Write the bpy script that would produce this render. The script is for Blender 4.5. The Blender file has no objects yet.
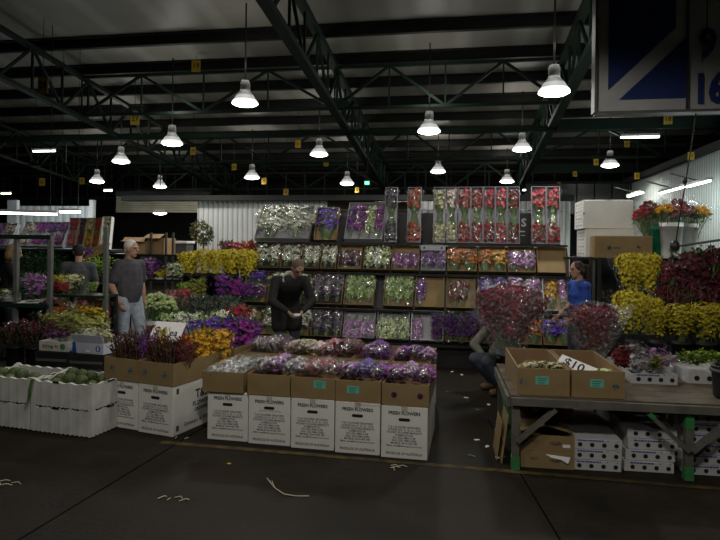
import bpy, bmesh, math, random
from mathutils import Vector, Matrix, noise
PI = math.pi
sc = bpy.context.scene
COL = sc.collection
rnd = random.Random(7)

# ------------------------------------------------------------------ camera
F, CX, CY, H = 590.0, 360.0, 246.0, 1.7
YAW, ROLL = math.radians(9.6), math.radians(0.7)
R0 = Vector((math.cos(YAW), math.sin(YAW), 0)); FW = Vector((-math.sin(YAW), math.cos(YAW), 0)); UP = Vector((0, 0, 1))
CR = R0 * math.cos(ROLL) + UP * math.sin(ROLL)
CU = UP * math.cos(ROLL) - R0 * math.sin(ROLL)
CAM = Vector((0, 0, H))
cd = bpy.data.cameras.new('camera'); cam = bpy.data.objects.new('camera', cd); COL.objects.link(cam)
cd.sensor_fit = 'HORIZONTAL'; cd.sensor_width = 36.0; cd.lens = 36.0 * F / 720.0
cd.shift_y = (CY - 270.0) / 720.0
cd.clip_end = 200
cam.matrix_world = Matrix(((CR.x, CU.x, -FW.x, 0), (CR.y, CU.y, -FW.y, 0), (CR.z, CU.z, -FW.z, H), (0, 0, 0, 1)))
sc.camera = cam

def ray(px, py): return FW + CR * ((px - CX) / F) - CU * ((py - CY) / F)
def at_z(px, py, z): r = ray(px, py); return CAM + r * ((z - H) / r.z)
def at_y(px, py, Y): r = ray(px, py); return CAM + r * (Y / r.y)
def at_x(px, py, X): r = ray(px, py); return CAM + r * (X / r.x)
def at_d(px, py, d): return CAM + ray(px, py) * d

# ------------------------------------------------------------------ materials
MATS = {}
def M(name, c1, c2=None, scale=8.0, rough=0.6, bump=0.0, spec=0.3, metal=0.0, bscale=None, detail=3.0, emit=None, es=0.0, objrand=False):
    if name in MATS: return MATS[name]
    m = bpy.data.materials.new(name); m.use_nodes = True; MATS[name] = m
    nt = m.node_tree; b = nt.nodes['Principled BSDF']
    b.inputs['Roughness'].default_value = rough; b.inputs['Metallic'].default_value = metal
    b.inputs['Specular IOR Level'].default_value = spec
    c2 = c2 or tuple(min(1, x * 0.8) for x in c1)
    tc = nt.nodes.new('ShaderNodeTexCoord'); nz = nt.nodes.new('ShaderNodeTexNoise')
    nz.inputs['Scale'].default_value = scale; nz.inputs['Detail'].default_value = detail
    nt.links.new(tc.outputs['Object'], nz.inputs['Vector'])
    rp = nt.nodes.new('ShaderNodeValToRGB')
    rp.color_ramp.elements[0].position = 0.36; rp.color_ramp.elements[1].position = 0.64
    rp.color_ramp.elements[0].color = (*c2, 1); rp.color_ramp.elements[1].color = (*c1, 1)
    nt.links.new(nz.outputs['Fac'], rp.inputs['Fac']); nt.links.new(rp.outputs['Color'], b.inputs['Base Color'])
    if bump:
        n2 = nt.nodes.new('ShaderNodeTexNoise'); n2.inputs['Scale'].default_value = bscale or scale * 4; n2.inputs['Detail'].default_value = 4
        nt.links.new(tc.outputs['Object'], n2.inputs['Vector'])
        bp = nt.nodes.new('ShaderNodeBump'); bp.inputs['Strength'].default_value = bump; bp.inputs['Distance'].default_value = 0.02
        nt.links.new(n2.outputs['Fac'], bp.inputs['Height']); nt.links.new(bp.outputs['Normal'], b.inputs['Normal'])
    if emit:
        b.inputs['Emission Color'].default_value = (*emit, 1); b.inputs['Emission Strength'].default_value = es
    return m

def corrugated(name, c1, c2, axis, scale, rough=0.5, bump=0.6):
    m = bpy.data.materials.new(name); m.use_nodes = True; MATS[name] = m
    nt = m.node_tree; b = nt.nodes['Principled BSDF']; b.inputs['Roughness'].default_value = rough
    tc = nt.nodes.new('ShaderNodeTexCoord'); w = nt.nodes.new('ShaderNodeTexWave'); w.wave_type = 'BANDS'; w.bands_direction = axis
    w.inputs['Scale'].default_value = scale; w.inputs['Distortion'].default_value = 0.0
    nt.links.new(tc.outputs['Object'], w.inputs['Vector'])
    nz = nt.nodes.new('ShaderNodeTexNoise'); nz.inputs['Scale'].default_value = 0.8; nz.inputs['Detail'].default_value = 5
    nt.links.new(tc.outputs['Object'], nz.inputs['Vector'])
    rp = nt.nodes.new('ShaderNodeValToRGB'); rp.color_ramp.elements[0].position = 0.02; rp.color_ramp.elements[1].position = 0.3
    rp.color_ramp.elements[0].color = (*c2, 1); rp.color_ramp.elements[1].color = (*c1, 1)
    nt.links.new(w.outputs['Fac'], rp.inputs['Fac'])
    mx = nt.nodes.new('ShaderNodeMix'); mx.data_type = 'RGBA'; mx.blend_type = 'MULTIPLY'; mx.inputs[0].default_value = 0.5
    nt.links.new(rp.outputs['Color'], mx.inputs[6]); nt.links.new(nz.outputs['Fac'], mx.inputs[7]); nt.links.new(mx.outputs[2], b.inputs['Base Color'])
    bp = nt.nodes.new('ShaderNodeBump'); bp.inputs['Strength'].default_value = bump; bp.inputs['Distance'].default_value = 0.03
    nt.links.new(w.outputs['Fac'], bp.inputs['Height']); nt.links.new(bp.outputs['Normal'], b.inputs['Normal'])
    return m

def cello(name, tint=(1, 1, 1), lo=0.015, hi=0.3, rough=0.14, glint_white=.12, scale=22):
    m = bpy.data.materials.new(name); m.use_nodes = True; MATS[name] = m
    nt = m.node_tree; nt.nodes.clear()
    out = nt.nodes.new('ShaderNodeOutputMaterial'); mix = nt.nodes.new('ShaderNodeMixShader')
    tr = nt.nodes.new('ShaderNodeBsdfTransparent'); tr.inputs['Color'].default_value = (*tint, 1)
    gl = nt.nodes.new('ShaderNodeBsdfGlossy'); gl.inputs['Roughness'].default_value = rough; gl.inputs['Color'].default_value = (.95, .95, .95, 1)
    df = nt.nodes.new('ShaderNodeBsdfDiffuse'); df.inputs['Color'].default_value = (.7, .7, .7, 1)
    m2 = nt.nodes.new('ShaderNodeMixShader'); m2.inputs[0].default_value = glint_white  # white diffuse share paints silvery glints into the wrap
    nt.links.new(gl.outputs[0], m2.inputs[1]); nt.links.new(df.outputs[0], m2.inputs[2])
    geo = nt.nodes.new('ShaderNodeNewGeometry'); vz = nt.nodes.new('ShaderNodeTexNoise'); vz.inputs['Scale'].default_value = scale; vz.inputs['Detail'].default_value = 2
    nt.links.new(geo.outputs['Position'], vz.inputs['Vector'])
    rp = nt.nodes.new('ShaderNodeMapRange'); rp.inputs['From Min'].default_value = 0.54; rp.inputs['From Max'].default_value = 0.74
    rp.inputs['To Min'].default_value = lo; rp.inputs['To Max'].default_value = hi
    nt.links.new(vz.outputs['Fac'], rp.inputs['Value'])
    bp = nt.nodes.new('ShaderNodeBump'); bp.inputs['Strength'].default_value = 0.9; bp.inputs['Distance'].default_value = 0.03
    nt.links.new(vz.outputs['Fac'], bp.inputs['Height']); nt.links.new(bp.outputs['Normal'], gl.inputs['Normal'])
    nt.links.new(rp.outputs[0], mix.inputs[0]); nt.links.new(tr.outputs[0], mix.inputs[1]); nt.links.new(m2.outputs[0], mix.inputs[2])
    nt.links.new(mix.outputs[0], out.inputs['Surface'])
    return m

def glow(name, col, s):
    m = bpy.data.materials.new(name); m.use_nodes = True; MATS[name] = m
    nt = m.node_tree; nt.nodes.clear(); o = nt.nodes.new('ShaderNodeOutputMaterial'); e = nt.nodes.new('ShaderNodeEmission')
    e.inputs['Color'].default_value = (*col, 1); e.inputs['Strength'].default_value = s; nt.links.new(e.outputs[0], o.inputs['Surface'])
    return m

def floor_mat():
    m = bpy.data.materials.new('dark_concrete'); m.use_nodes = True; nt = m.node_tree; b = nt.nodes['Principled BSDF']
    tc = nt.nodes.new('ShaderNodeTexCoord')
    n1 = nt.nodes.new('ShaderNodeTexNoise'); n1.inputs['Scale'].default_value = 0.9; n1.inputs['Detail'].default_value = 8; n1.inputs['Roughness'].default_value = 0.65
    n2 = nt.nodes.new('ShaderNodeTexNoise'); n2.inputs['Scale'].default_value = 28; n2.inputs['Detail'].default_value = 4
    for n in (n1, n2): nt.links.new(tc.outputs['Object'], n.inputs['Vector'])
    r = nt.nodes.new('ShaderNodeValToRGB'); r.color_ramp.elements[0].position = .34; r.color_ramp.elements[1].position = .68
    r.color_ramp.elements[0].color = (.010, .0085, .0065, 1); r.color_ramp.elements[1].color = (.038, .029, .019, 1)
    nt.links.new(n1.outputs['Fac'], r.inputs['Fac'])
    mx = nt.nodes.new('ShaderNodeMix'); mx.data_type = 'RGBA'; mx.blend_type = 'MULTIPLY'; mx.inputs[0].default_value = .6
    nt.links.new(r.outputs['Color'], mx.inputs[6]); nt.links.new(n2.outputs['Fac'], mx.inputs[7]); nt.links.new(mx.outputs[2], b.inputs['Base Color'])
    r2 = nt.nodes.new('ShaderNodeMapRange'); r2.inputs['To Min'].default_value = .45; r2.inputs['To Max'].default_value = .85
    nt.links.new(n1.outputs['Fac'], r2.inputs['Value']); nt.links.new(r2.outputs[0], b.inputs['Roughness'])
    b.inputs['Specular IOR Level'].default_value = .14
    bp = nt.nodes.new('ShaderNodeBump'); bp.inputs['Strength'].default_value = .25; bp.inputs['Distance'].default_value = .01
    nt.links.new(n2.outputs['Fac'], bp.inputs['Height']); nt.links.new(bp.outputs['Normal'], b.inputs['Normal'])
    return m

WHITE = M('white_carton_board', (.72, .72, .68), (.62, .62, .58), 3, .7)
KRAFT = M('brown_cardboard', (.27, .194, .092), (.22, .154, .07), 4, .75)
KRAFTD = M('brown_cardboard_inside', (.25, .16, .08), (.2, .125, .06), 4, .8)
FOAM = M('white_foam', (.56, .57, .54), (.46, .46, .42), 6, .8, .15, bscale=60)
INK = M('dark_ink', (.02, .02, .025), (.03, .03, .03), 4, .7)
BLUEINK = M('blue_ink', (.035, .03, .28), (.05, .04, .3), 40, .7)
REDINK = M('faded_red_ink', (.55, .3, .27), (.6, .45, .42), 60, .7)
BLACK = M('black_plastic', (.012, .012, .013), (.02, .02, .02), 5, .45)
DARKG = M('dark_grey_board', (.085, .085, .09), (.07, .07, .075), 3, .7)
GREYB = M('grey_tray_board', (.33, .33, .35), (.27, .27, .29), 4, .55)
STEEL = M('grey_steel', (.12, .125, .12), (.09, .095, .09), 6, .5, metal=.5)
GREENST = M('dark_green_steel', (.005, .02, .0115), (.0035, .014, .008), 3, .65)
GREENPT = M('bright_green_paint', (.03, .22, .06), (.04, .16, .06), 20, .6)
WOOD = M('weathered_timber', (.12, .095, .065), (.075, .058, .042), 5, .8, .3)
TIMB = M('grey_rail_timber', (.13, .125, .105), (.09, .085, .07), 6, .8, .2)
PAPER = M('white_paper', (.8, .8, .8), (.74, .74, .76), 5, .8)
TEAL = M('teal_sticker', (.12, .42, .33), (.14, .46, .36), 8, .6)
YELT = M('yellow_sign_plastic', (.48, .31, .025), (.42, .27, .02), 6, .6)
STEMG = M('stem_green', (.12, .2, .06), (.08, .15, .05), 20, .6)
LEAFD = M('leaf_dark_green', (.025, .075, .03), (.015, .045, .02), 14, .5)
LEAFM = M('leaf_mid_green', (.09, .2, .04), (.05, .12, .03), 14, .5)
PURLIN = M('dark_purlin_steel', (.009, .009, .008), (.006, .006, .006), 2, .6)
CELLO = cello('clear_sleeve_plastic')
CELLOF = cello('shiny_wrap_plastic', (.97, .97, .97), .10, .85, .2, .3, 26)
CELLOD = cello('crinkled_sleeve_plastic', (.96, .96, .97), .04, .65, .16)
FLW = {
 'white': ((.8, .82, .7), (.62, .66, .48)), 'cream': ((.7, .66, .42), (.5, .48, .25)), 'limecream': ((.66, .74, .42), (.42, .56, .2)),
 'purple': ((.24, .05, .36), (.14, .025, .22)), 'violet': ((.14, .05, .5), (.08, .03, .3)), 'magenta': ((.36, .05, .35), (.22, .025, .22)),
 'mauve': ((.5, .26, .54), (.33, .12, .37)), 'darkpurple': ((.06, .03, .085), (.12, .09, .15)), 'plum': ((.13, .025, .1), (.08, .015, .06)),
 'red': ((.42, .05, .06), (.28, .03, .04)), 'crimson': ((.42, .02, .07), (.25, .01, .03)), 'darkred': ((.22, .03, .03), (.12, .015, .02)), 'pinkred': ((.55, .1, .14), (.4, .05, .07)),
 'orange': ((.62, .2, .03), (.45, .12, .02)), 'orangered': ((.5, .1, .04), (.34, .05, .03)), 'gold': ((.75, .42, .03), (.55, .28, .02)), 'yellow': ((.7, .58, .03), (.4, .33, .02)),
 'shadedyellow': ((.5, .42, .025), (.26, .215, .015)), 'burgundy': ((.1, .012, .025), (.05, .008, .015)), 'wine': ((.22, .025, .045), (.1, .012, .025)), 'pink': ((.6, .25, .3), (.42, .14, .18)), 'blush': ((.78, .62, .56), (.6, .46, .4)), 'deeppurple': ((.13, .035, .2), (.07, .02, .12)),  # first entry is a shaded copy of yellow for the dim rack
 'green': ((.36, .52, .14), (.2, .36, .07)), 'deepgreen': ((.04, .1, .03), (.02, .06, .02)), 'greyleaf': ((.05, .075, .06), (.1, .12, .11)), 'olive': ((.3, .3, .07), (.18, .2, .04)), 'lime': ((.28, .4, .05), (.16, .27, .03)),
 'silver': ((.5, .48, .5), (.3, .27, .3)),
}
def flower_mat(c):
    a, b = FLW[c]; return M('petals_' + c, a, b, 9, .6)

# ------------------------------------------------------------------ mesh builder
class MB:
    def __init__(s): s.v = []; s.f = []; s.m = []
    def quad(s, pts, mi=0):
        b = len(s.v); s.v += [tuple(p) for p in pts]; s.f.append(tuple(range(b, b + len(pts)))); s.m.append(mi); return s
    def box(s, c, d, mi=0, mtx=None):
        x, y, z = d[0] / 2, d[1] / 2, d[2] / 2; b = len(s.v)
        for p in ((-x, -y, -z), (x, -y, -z), (x, y, -z), (-x, y, -z), (-x, -y, z), (x, -y, z), (x, y, z), (-x, y, z)):
            q = Vector(p)
            if mtx is not None: q = mtx @ q
            s.v.append(tuple(q + Vector(c)))
        for f in ((0, 3, 2, 1), (4, 5, 6, 7), (0, 1, 5, 4), (1, 2, 6, 5), (2, 3, 7, 6), (3, 0, 4, 7)):
            s.f.append(tuple(b + i for i in f)); s.m.append(mi)
        return s
    def bar(s, a, b, w, h, mi=0, up=(0, 0, 1)):
        a, b = Vector(a), Vector(b); t = (b - a); L = t.length; t.normalize(); u = Vector(up)
        if abs(t.dot(u)) > .98: u = Vector((0, 1, 0))
        x = t.cross(u).normalized(); z = x.cross(t).normalized()
        m = Matrix((x, t, z)).transposed()
        return s.box((a + b) / 2, (w, L, h), mi, m)
    def tube(s, pts, r, n=6, mi=0, cap=True):
        pts = [Vector(p) for p in pts]; b0 = len(s.v); N = len(pts)
        rs = r if isinstance(r, (list, tuple)) else [r] * N
        prev = None
        for i, p in enumerate(pts):
            t = (pts[min(i + 1, N - 1)] - pts[max(i - 1, 0)]).normalized()
            if prev is None:
                u = Vector((0, 0, 1)) if abs(t.z) < .9 else Vector((1, 0, 0)); x = t.cross(u).normalized()
            else:
                x = (prev - t * prev.dot(t)).normalized()
            prev = x; y = t.cross(x)
            for k in range(n):
                a = 2 * PI * k / n; s.v.append(tuple(p + (x * math.cos(a) + y * math.sin(a)) * rs[i]))
        for i in range(N - 1):
            for k in range(n):
                s.f.append((b0 + i * n + k, b0 + i * n + (k + 1) % n, b0 + (i + 1) * n + (k + 1) % n, b0 + (i + 1) * n + k)); s.m.append(mi)
        if cap and n > 2:
            s.f.append(tuple(b0 + k for k in range(n))[::-1]); s.m.append(mi)
            s.f.append(tuple(b0 + (N - 1) * n + k for k in range(n))); s.m.append(mi)
        return s
    def lathe(s, prof, n=16, mi=0, c=(0, 0, 0)):
        b0 = len(s.v)
        for r, z in prof:
            for k in range(n):
                a = 2 * PI * k / n; s.v.append((c[0] + r * math.cos(a), c[1] + r * math.sin(a), c[2] + z))
        for i in range(len(prof) - 1):
            for k in range(n):
                s.f.append((b0 + i * n + k, b0 + i * n + (k + 1) % n, b0 + (i + 1) * n + (k + 1) % n, b0 + (i + 1) * n + k)); s.m.append(mi)
        return s
    def disc(s, c, r, nrm=(0, -1, 0), n=14, mi=0, rx=None):
        nrm = Vector(nrm).normalized(); u = Vector((0, 0, 1)) if abs(nrm.z) < .9 else Vector((1, 0, 0)); x = u.cross(nrm).normalized(); y = nrm.cross(x)
        return s.quad([Vector(c) + x * math.cos(2 * PI * k / n) * (rx or r) + y * math.sin(2 * PI * k / n) * r for k in range(n)], mi)
    def ball(s, c, r, n=8, m=6, mi=0):
        rx, ry, rz = r if isinstance(r, (tuple, list)) else (r, r, r); b0 = len(s.v)
        for i in range(m + 1):
            p = PI * i / m
            for k in range(n):
                a = 2 * PI * k / n; s.v.append((c[0] + rx * math.sin(p) * math.cos(a), c[1] + ry * math.sin(p) * math.sin(a), c[2] + rz * math.cos(p)))
        for i in range(m):
            for k in range(n):
                s.f.append((b0 + i * n + k, b0 + (i + 1) * n + k, b0 + (i + 1) * n + (k + 1) % n, b0 + i * n + (k + 1) % n)); s.m.append(mi)
        return s
    def text(s, me, off, sc=1.0, mi=0, sx=1.0):
        b = len(s.v)
        for v in me.vertices: s.v.append((off[0] + v.co.x * sc * sx, off[1], off[2] + v.co.y * sc))
        for p in me.polygons: s.f.append(tuple(b + i for i in p.vertices)); s.m.append(mi)
        return s
    def mesh(s, name, mats, smooth=False):
        me = bpy.data.meshes.new(name); me.from_pydata(s.v, [], s.f)
        for m in mats: me.materials.append(m)
        if len(mats) > 1: me.polygons.foreach_set('material_index', s.m)
        if smooth: me.polygons.foreach_set('use_smooth', [True] * len(me.polygons))
        me.update(); return me
    def build(s, name, mats, parent=None, smooth=False, loc=None, rz=0.0, bevel=0.0):
        if not isinstance(mats, (list, tuple)): mats = [mats]
        return put(name, s.mesh(name, mats, smooth), parent, loc, rz, bevel)

def put(name, me, parent=None, loc=None, rz=0.0, bevel=0.0):
    o = bpy.data.objects.new(name, me); COL.objects.link(o)
    if parent is not None: o.parent = parent
    if loc is not None: o.location = loc
    if rz: o.rotation_euler = (0, 0, rz)
    if bevel:
        b = o.modifiers.new('bevel', 'BEVEL'); b.width = bevel; b.segments = 2; b.limit_method = 'ANGLE'
    return o
LABELS = {}
def tag(o, label, cat, group=None, kind=None):
    o['label'] = label; o['category'] = cat
    if group: o['group'] = group
    if kind: o['kind'] = kind
    if label in LABELS: print('DUPLABEL', label)
    LABELS[label] = 1
    n = len(label.split())
    if n < 4 or n > 16: print('LABELLEN', n, label)
    return o
def empty(name, loc, rz=0.0, label=None, cat=None, group=None):
    o = bpy.data.objects.new(name, None); COL.objects.link(o); o.location = loc; o.rotation_euler = (0, 0, rz); o.empty_display_size = .1
    if label: tag(o, label, cat, group)
    return o
def struct(o, label=None):
    o['kind'] = 'structure'
    if label: o['label'] = label
    return o
def tree_copy(o):
    c = o.copy(); COL.objects.link(c)
    for ch in o.children:
        d = ch.copy(); COL.objects.link(d); d.parent = c
        for g in ch.children:
            e = g.copy(); COL.objects.link(e); e.parent = d
    return c
TXT = {}
def text_mesh(body, align='CENTER', bold=0.0):
    key = (body, align, bold)
    if key in TXT: return TXT[key]
    cu = bpy.data.curves.new('txt', 'FONT'); cu.body = body; cu.align_x = align; cu.align_y = 'CENTER'; cu.size = 1.0; cu.resolution_u = 2; cu.offset = bold
    o = bpy.data.objects.new('txt', cu); COL.objects.link(o); bpy.context.view_layer.update()
    me = bpy.data.meshes.new_from_object(o.evaluated_get(bpy.context.evaluated_depsgraph_get()))
    bpy.data.objects.remove(o); bpy.data.curves.remove(cu); TXT[key] = me; return me
# ------------------------------------------------------------------ flowers
def floret(mb, c, n, r, rng, petals=5, mi=0):
    n = n.normalized(); u = Vector((0, 0, 1)) if abs(n.z) < .9 else Vector((1, 0, 0))
    x = n.cross(u).normalized(); y = n.cross(x); a0 = rng.uniform(0, 6.28)
    for k in range(petals):
        a = a0 + 2 * PI * k / petals; da = PI / petals * .9
        d0 = x * math.cos(a - da) + y * math.sin(a - da); d1 = x * math.cos(a) + y * math.sin(a); d2 = x * math.cos(a + da) + y * math.sin(a + da)
        mb.quad([c, c + d0 * r * .62 + n * r * .28, c + d1 * r + n * r * rng.uniform(.2, .6), c + d2 * r * .62 + n * r * .28], mi)
def leaf(mb, c, d, up, L, w, mi=0):
    d = d.normalized(); s = d.cross(up)
    if s.length < .05: s = d.cross(Vector((1, 0, 0)))
    s.normalize(); nn = s.cross(d)
    mb.quad([c, c + d * L * .45 + s * w + nn * w * .3, c + d * L - nn * L * .12, c + d * L * .45 - s * w + nn * w * .3], mi)
def rv(g): 
    while True:
        v = Vector((g.uniform(-1, 1), g.uniform(-1, 1), g.uniform(-1, 1)))
        if .05 < v.length < 1: return v
# each kind fills a unit bouquet: length 1 along +z, half width .25
def gen(kind, seed):
    g = random.Random(seed * 31 + sum(ord(c) for c in kind)); st, bl, lf = MB(), MB(), MB()
    if kind == 'orchid':
        for i in range(9):
            a = g.uniform(0, 6.28); q = math.sqrt(g.uniform(.02, 1)); tx, ty = math.cos(a) * q * .2, math.sin(a) * q * .2
            st.tube([(tx * .35, ty * .35, 0), (tx * .6, ty * .6, .45), (tx, ty, .95)], .007, 4, cap=False)
            for j in range(9):
                t = .38 + .6 * j / 8; p = Vector((tx * (.3 + .7 * t), ty * (.3 + .7 * t), t)); o = rv(g) * .045; o.z *= .5
                floret(bl, p + o, Vector((o.x, o.y, .1 * g.uniform(-1, 1))) + Vector((tx, ty, .02)), g.uniform(.07, .1), g)
    elif kind == 'rose':
        for i in range(17):
            a = i * 2.4; q = math.sqrt((i + .5) / 17) * .22; z = .9 - q * q * 3 + g.uniform(-.03, .03); x, y = math.cos(a) * q, math.sin(a) * q
            st.tube([(x * .3, y * .3, 0), (x, y, z)], .008, 4, cap=False)
            for ring, (rr, n) in enumerate(((.052, 6), (.04, 5), (.025, 4))):
                for k in range(n):
                    aa = 2 * PI * k / n + ring; d = Vector((math.cos(aa), math.sin(aa), 0)); s = Vector((-d.y, d.x, 0)); c = Vector((x, y, z))
                    bl.quad([c + d * rr * .5 - Vector((0, 0, .03)) , c + d * rr + s * rr * .6, c + d * rr * 1.05 + Vector((0, 0, .025 + ring * .012)), c + d * rr - s * rr * .6])
            bl.ball((x, y, z), (.036, .036, .04), 6, 4)
            for k in range(2):
                d = rv(g); d.z = abs(d.z) * .3; leaf(lf, Vector((x, y, z - .1)), d, UP, .13, .035)
    elif kind == 'fuzzy':
        for i in range(34):
            a = g.uniform(0, 6.28); q = math.sqrt(g.uniform(0, 1)) * .27; z1 = g.uniform(.7, 1.04); x, y = math.cos(a) * q, math.sin(a) * q
            st.tube([(x * .25, y * .25, 0), (x * .7, y * .7, .5), (x, y, z1)], .005, 3, cap=False)
            for j in range(22):
                t = g.uniform(.36, 1.0); w = .25 + .75 * t; p = Vector((x * w, y * w, z1 * t)) + rv(g) * .04
                floret(bl, p, Vector((p.x, p.y, .06)) + rv(g) * .06, g.uniform(.02, .034), g, 4)
    elif kind == 'spike':
        for i in range(44):
            a = g.uniform(0, 6.28); q = math.sqrt(g.uniform(.01, 1)) * .26; z1 = g.uniform(.72, 1.08); x, y = math.cos(a) * q, math.sin(a) * q
            pts = [Vector((x * .3, y * .3, 0)), Vector((x * .75, y * .75, .5)), Vector((x * 1.1, y * 1.1, z1))]
            st.tube(pts, .005, 3, cap=False)
            for j in range(14):
                t = .25 + .75 * j / 13; p = pts[0].lerp(pts[1], min(1, t / .5)) if t < .5 else pts[1].lerp(pts[2], (t - .5) / .5); d = Vector((g.uniform(-1, 1), g.uniform(-1, 1), 1.3))
                leaf(bl, p, d, rv(g), g.uniform(.07, .13), .02)
    elif kind == 'carn':
        for i in range(64):
            a = i * 2.4; q = math.sqrt((i + .5) / 64) * .25; z = g.uniform(.36, .99); x, y = math.cos(a) * q, math.sin(a) * q
            st.tube([(x * .3, y * .3, 0), (x, y, z)], .006, 3, cap=False)
            n = Vector((x, y, .08))
            floret(bl, Vector((x, y, z)), n + rv(g) * .12, g.uniform(.075, .11), g, 6); floret(bl, Vector((x, y, z)) + n.normalized() * .012, n, .055, g, 5)
        for k in range(14):
            d = rv(g); leaf(lf, Vector((g.uniform(-.15, .15), g.uniform(-.15, .15), g.uniform(.3, .6))), d, UP, .12, .02)
    elif kind == 'mass':
        for i in range(10):
            a = g.uniform(0, 6.28); q = math.sqrt(g.uniform(0, 1)) * .2; x, y = math.cos(a) * q, math.sin(a) * q; st.tube([(x * .3, y * .3, 0), (x, y, .8)], .007, 3, cap=False)
        for i in range(520):
            a = g.uniform(0, 6.28); q = math.sqrt(g.uniform(.08, 1)); z = .26 + .74 * math.sqrt(g.random()) * g.uniform(.93, 1.04); w = .05 + .22 * min(1, (z - .05) * 1.15); x, y = math.cos(a) * q * w, math.sin(a) * q * w
            floret(bl, Vector((x, y, z - q * q * .06)), Vector((x, y, .03 + .1 * (z > .85))) + rv(g) * .1, g.uniform(.022, .04), g, 4)
    elif kind == 'dense':
        for i in range(9):
            a = g.uniform(0, 6.28); q = math.sqrt(g.uniform(0, 1)) * .15; x, y = math.cos(a) * q, math.sin(a) * q; st.tube([(x * .5, y * .5, 0), (x, y, .8)], .008, 3, cap=False)
        for i in range(150):
            a = g.uniform(0, 6.28); q = math.sqrt(g.uniform(.05, 1)); z = .24 + .72 * g.random(); w = .16 + .09 * min(1, z * 1.3); x, y = math.cos(a) * q * w, math.sin(a) * q * w
            floret(bl, Vector((x, y, z)), Vector((x, y, .05)) + rv(g) * .1, g.uniform(.045, .07), g, 5)
        for k in range(46):
            a = g.uniform(0, 6.28); q = g.uniform(.6, 1) * .2; z = g.uniform(.12, 1.0) if k % 2 else g.uniform(.82, .98); leaf(lf, Vector((math.cos(a) * q, math.sin(a) * q, z)), Vector((math.cos(a), math.sin(a), 1.2)), rv(g), g.uniform(.07, .11), .018)
    elif kind == 'leaf':
        for i in range(9):
            a = g.uniform(0, 6.28); q = math.sqrt(g.uniform(0, 1)) * .17; x, y = math.cos(a) * q, math.sin(a) * q
            st.tube([(x * .4, y * .4, 0), (x, y, .95)], .007, 3, cap=False)
            for j in range(13):
                t = .18 + .8 * j / 12; w = .4 + .6 * t; d = rv(g); d.z = abs(d.z) + .3
                leaf(bl, Vector((x * w, y * w, t)), d, rv(g), g.uniform(.1, .18), .03)
    elif kind == 'bush':
        for i in range(14):
            a = g.uniform(0, 6.28); x, y = math.cos(a) * .12, math.sin(a) * .12
            st.tube([(x * .3, y * .3, 0), (x, y, .6)], .008, 3, cap=False)
        for i in range(330):
            v = rv(g); p = Vector((v.x * .3, v.y * .3, .6 + v.z * .42)); leaf(bl, p, v + rv(g) * .6, rv(g), g.uniform(.06, .11), .022)
    return st, bl, lf
def gen_sleeve(seed, wide=False):
    g = random.Random(seed + 900); mb = MB(); n, m = 16, 7
    for i in range(m):
        t = i / (m - 1); z = t * .98; r = (.075 + (.25 if not wide else .3) * t ** .8)
        for k in range(n):
            a = 2 * PI * k / n; rr = r * g.uniform(.9, 1.12); zz = z + (g.uniform(-.03, .05) if i == m - 1 else g.uniform(-.01, .01))
            mb.v.append((rr * math.cos(a), rr * math.sin(a), zz))
    for i in range(m - 1):
        for k in range(n):
            mb.f.append((i * n + k, i * n + (k + 1) % n, (i + 1) * n + (k + 1) % n, (i + 1) * n + k)); mb.m.append(0)
    return mb
CACHE = {}
def bmeshes(kind, col, var, stemmat):
    k = (kind, col, var, stemmat.name)
    if k not in CACHE:
        g = ('g', kind, var)
        if g not in CACHE: CACHE[g] = gen(kind, var + 1)
        st, bl, lf = CACHE[g]
        CACHE[k] = (st.mesh('stems', [stemmat]), bl.mesh('blossoms', [flower_mat(col)]), lf.mesh('leaves', [LEAFM]) if lf.f else None)
    return CACHE[k]
def gen_wrap(seed):
    g = random.Random(seed + 400); mb = MB(); n = 14; prof = [(.06, 0), (.13, .1), (.2, .24), (.255, .4), (.285, .6), (.285, .8), (.25, .97), (.14, 1.05), (.03, 1.07)]
    for r, z in prof:
        for k in range(n):
            a = 2 * PI * k / n; rr = r * g.uniform(.9, 1.1); mb.v.append((rr * math.cos(a), rr * math.sin(a), z + g.uniform(-.012, .012)))
    for i in range(len(prof) - 1):
        for k in range(n): mb.f.append((i * n + k, i * n + (k + 1) % n, (i + 1) * n + (k + 1) % n, (i + 1) * n + k)); mb.m.append(0)
    return mb
def sleeve_mesh(var, mat, wide=False):
    k = ('sleeve', var, mat.name, wide)
    if k not in CACHE: CACHE[k] = (gen_wrap(var) if wide == 'wrap' else gen_sleeve(var, wide)).mesh('sleeve', [mat], True)
    return CACHE[k]
NB = [0]
FOLI = {'leaf', 'bush'}
def bouquet(kind, col, base, dirv, L, W, label, group, sleeve=True, face=None, flat=1.0, name='flower_bouquet', cat='bouquet', stemmat=None, cm=None, var=None, wide=False, stems=True):
    """base: foot of the stems; dirv: towards the heads; W: full width"""
    NB[0] += 1; var = NB[0] % 3 if var is None else var
    z = Vector(dirv).normalized()
    face = Vector(face) if face is not None else Vector((0, -1, 0.01))
    y = (-face + z * face.dot(z))
    if y.length < .01: y = Vector((0, 1, 0)) - z * z.y
    y.normalize(); x = y.cross(z).normalized()
    if group is None and label is None: raise ValueError
    o = bpy.data.objects.new(name, None); COL.objects.link(o); o.empty_display_size = .1
    s = W / .5
    rot = Matrix((x, y, z)).transposed().to_4x4()
    o.location = base; o.rotation_euler = rot.to_euler(); o.scale = (s, s * flat, L)
    tag(o, label, cat, group)
    st, bl, lf = bmeshes(kind, col, var, stemmat or STEMG)
    if stems: put('stems', st, o)
    put('foliage' if kind in FOLI else 'blossoms', bl, o)
    if lf: put('leaves', lf, o)
    if sleeve: put('sleeve', sleeve_mesh(var, cm or CELLO, wide), o)
    return o

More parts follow.
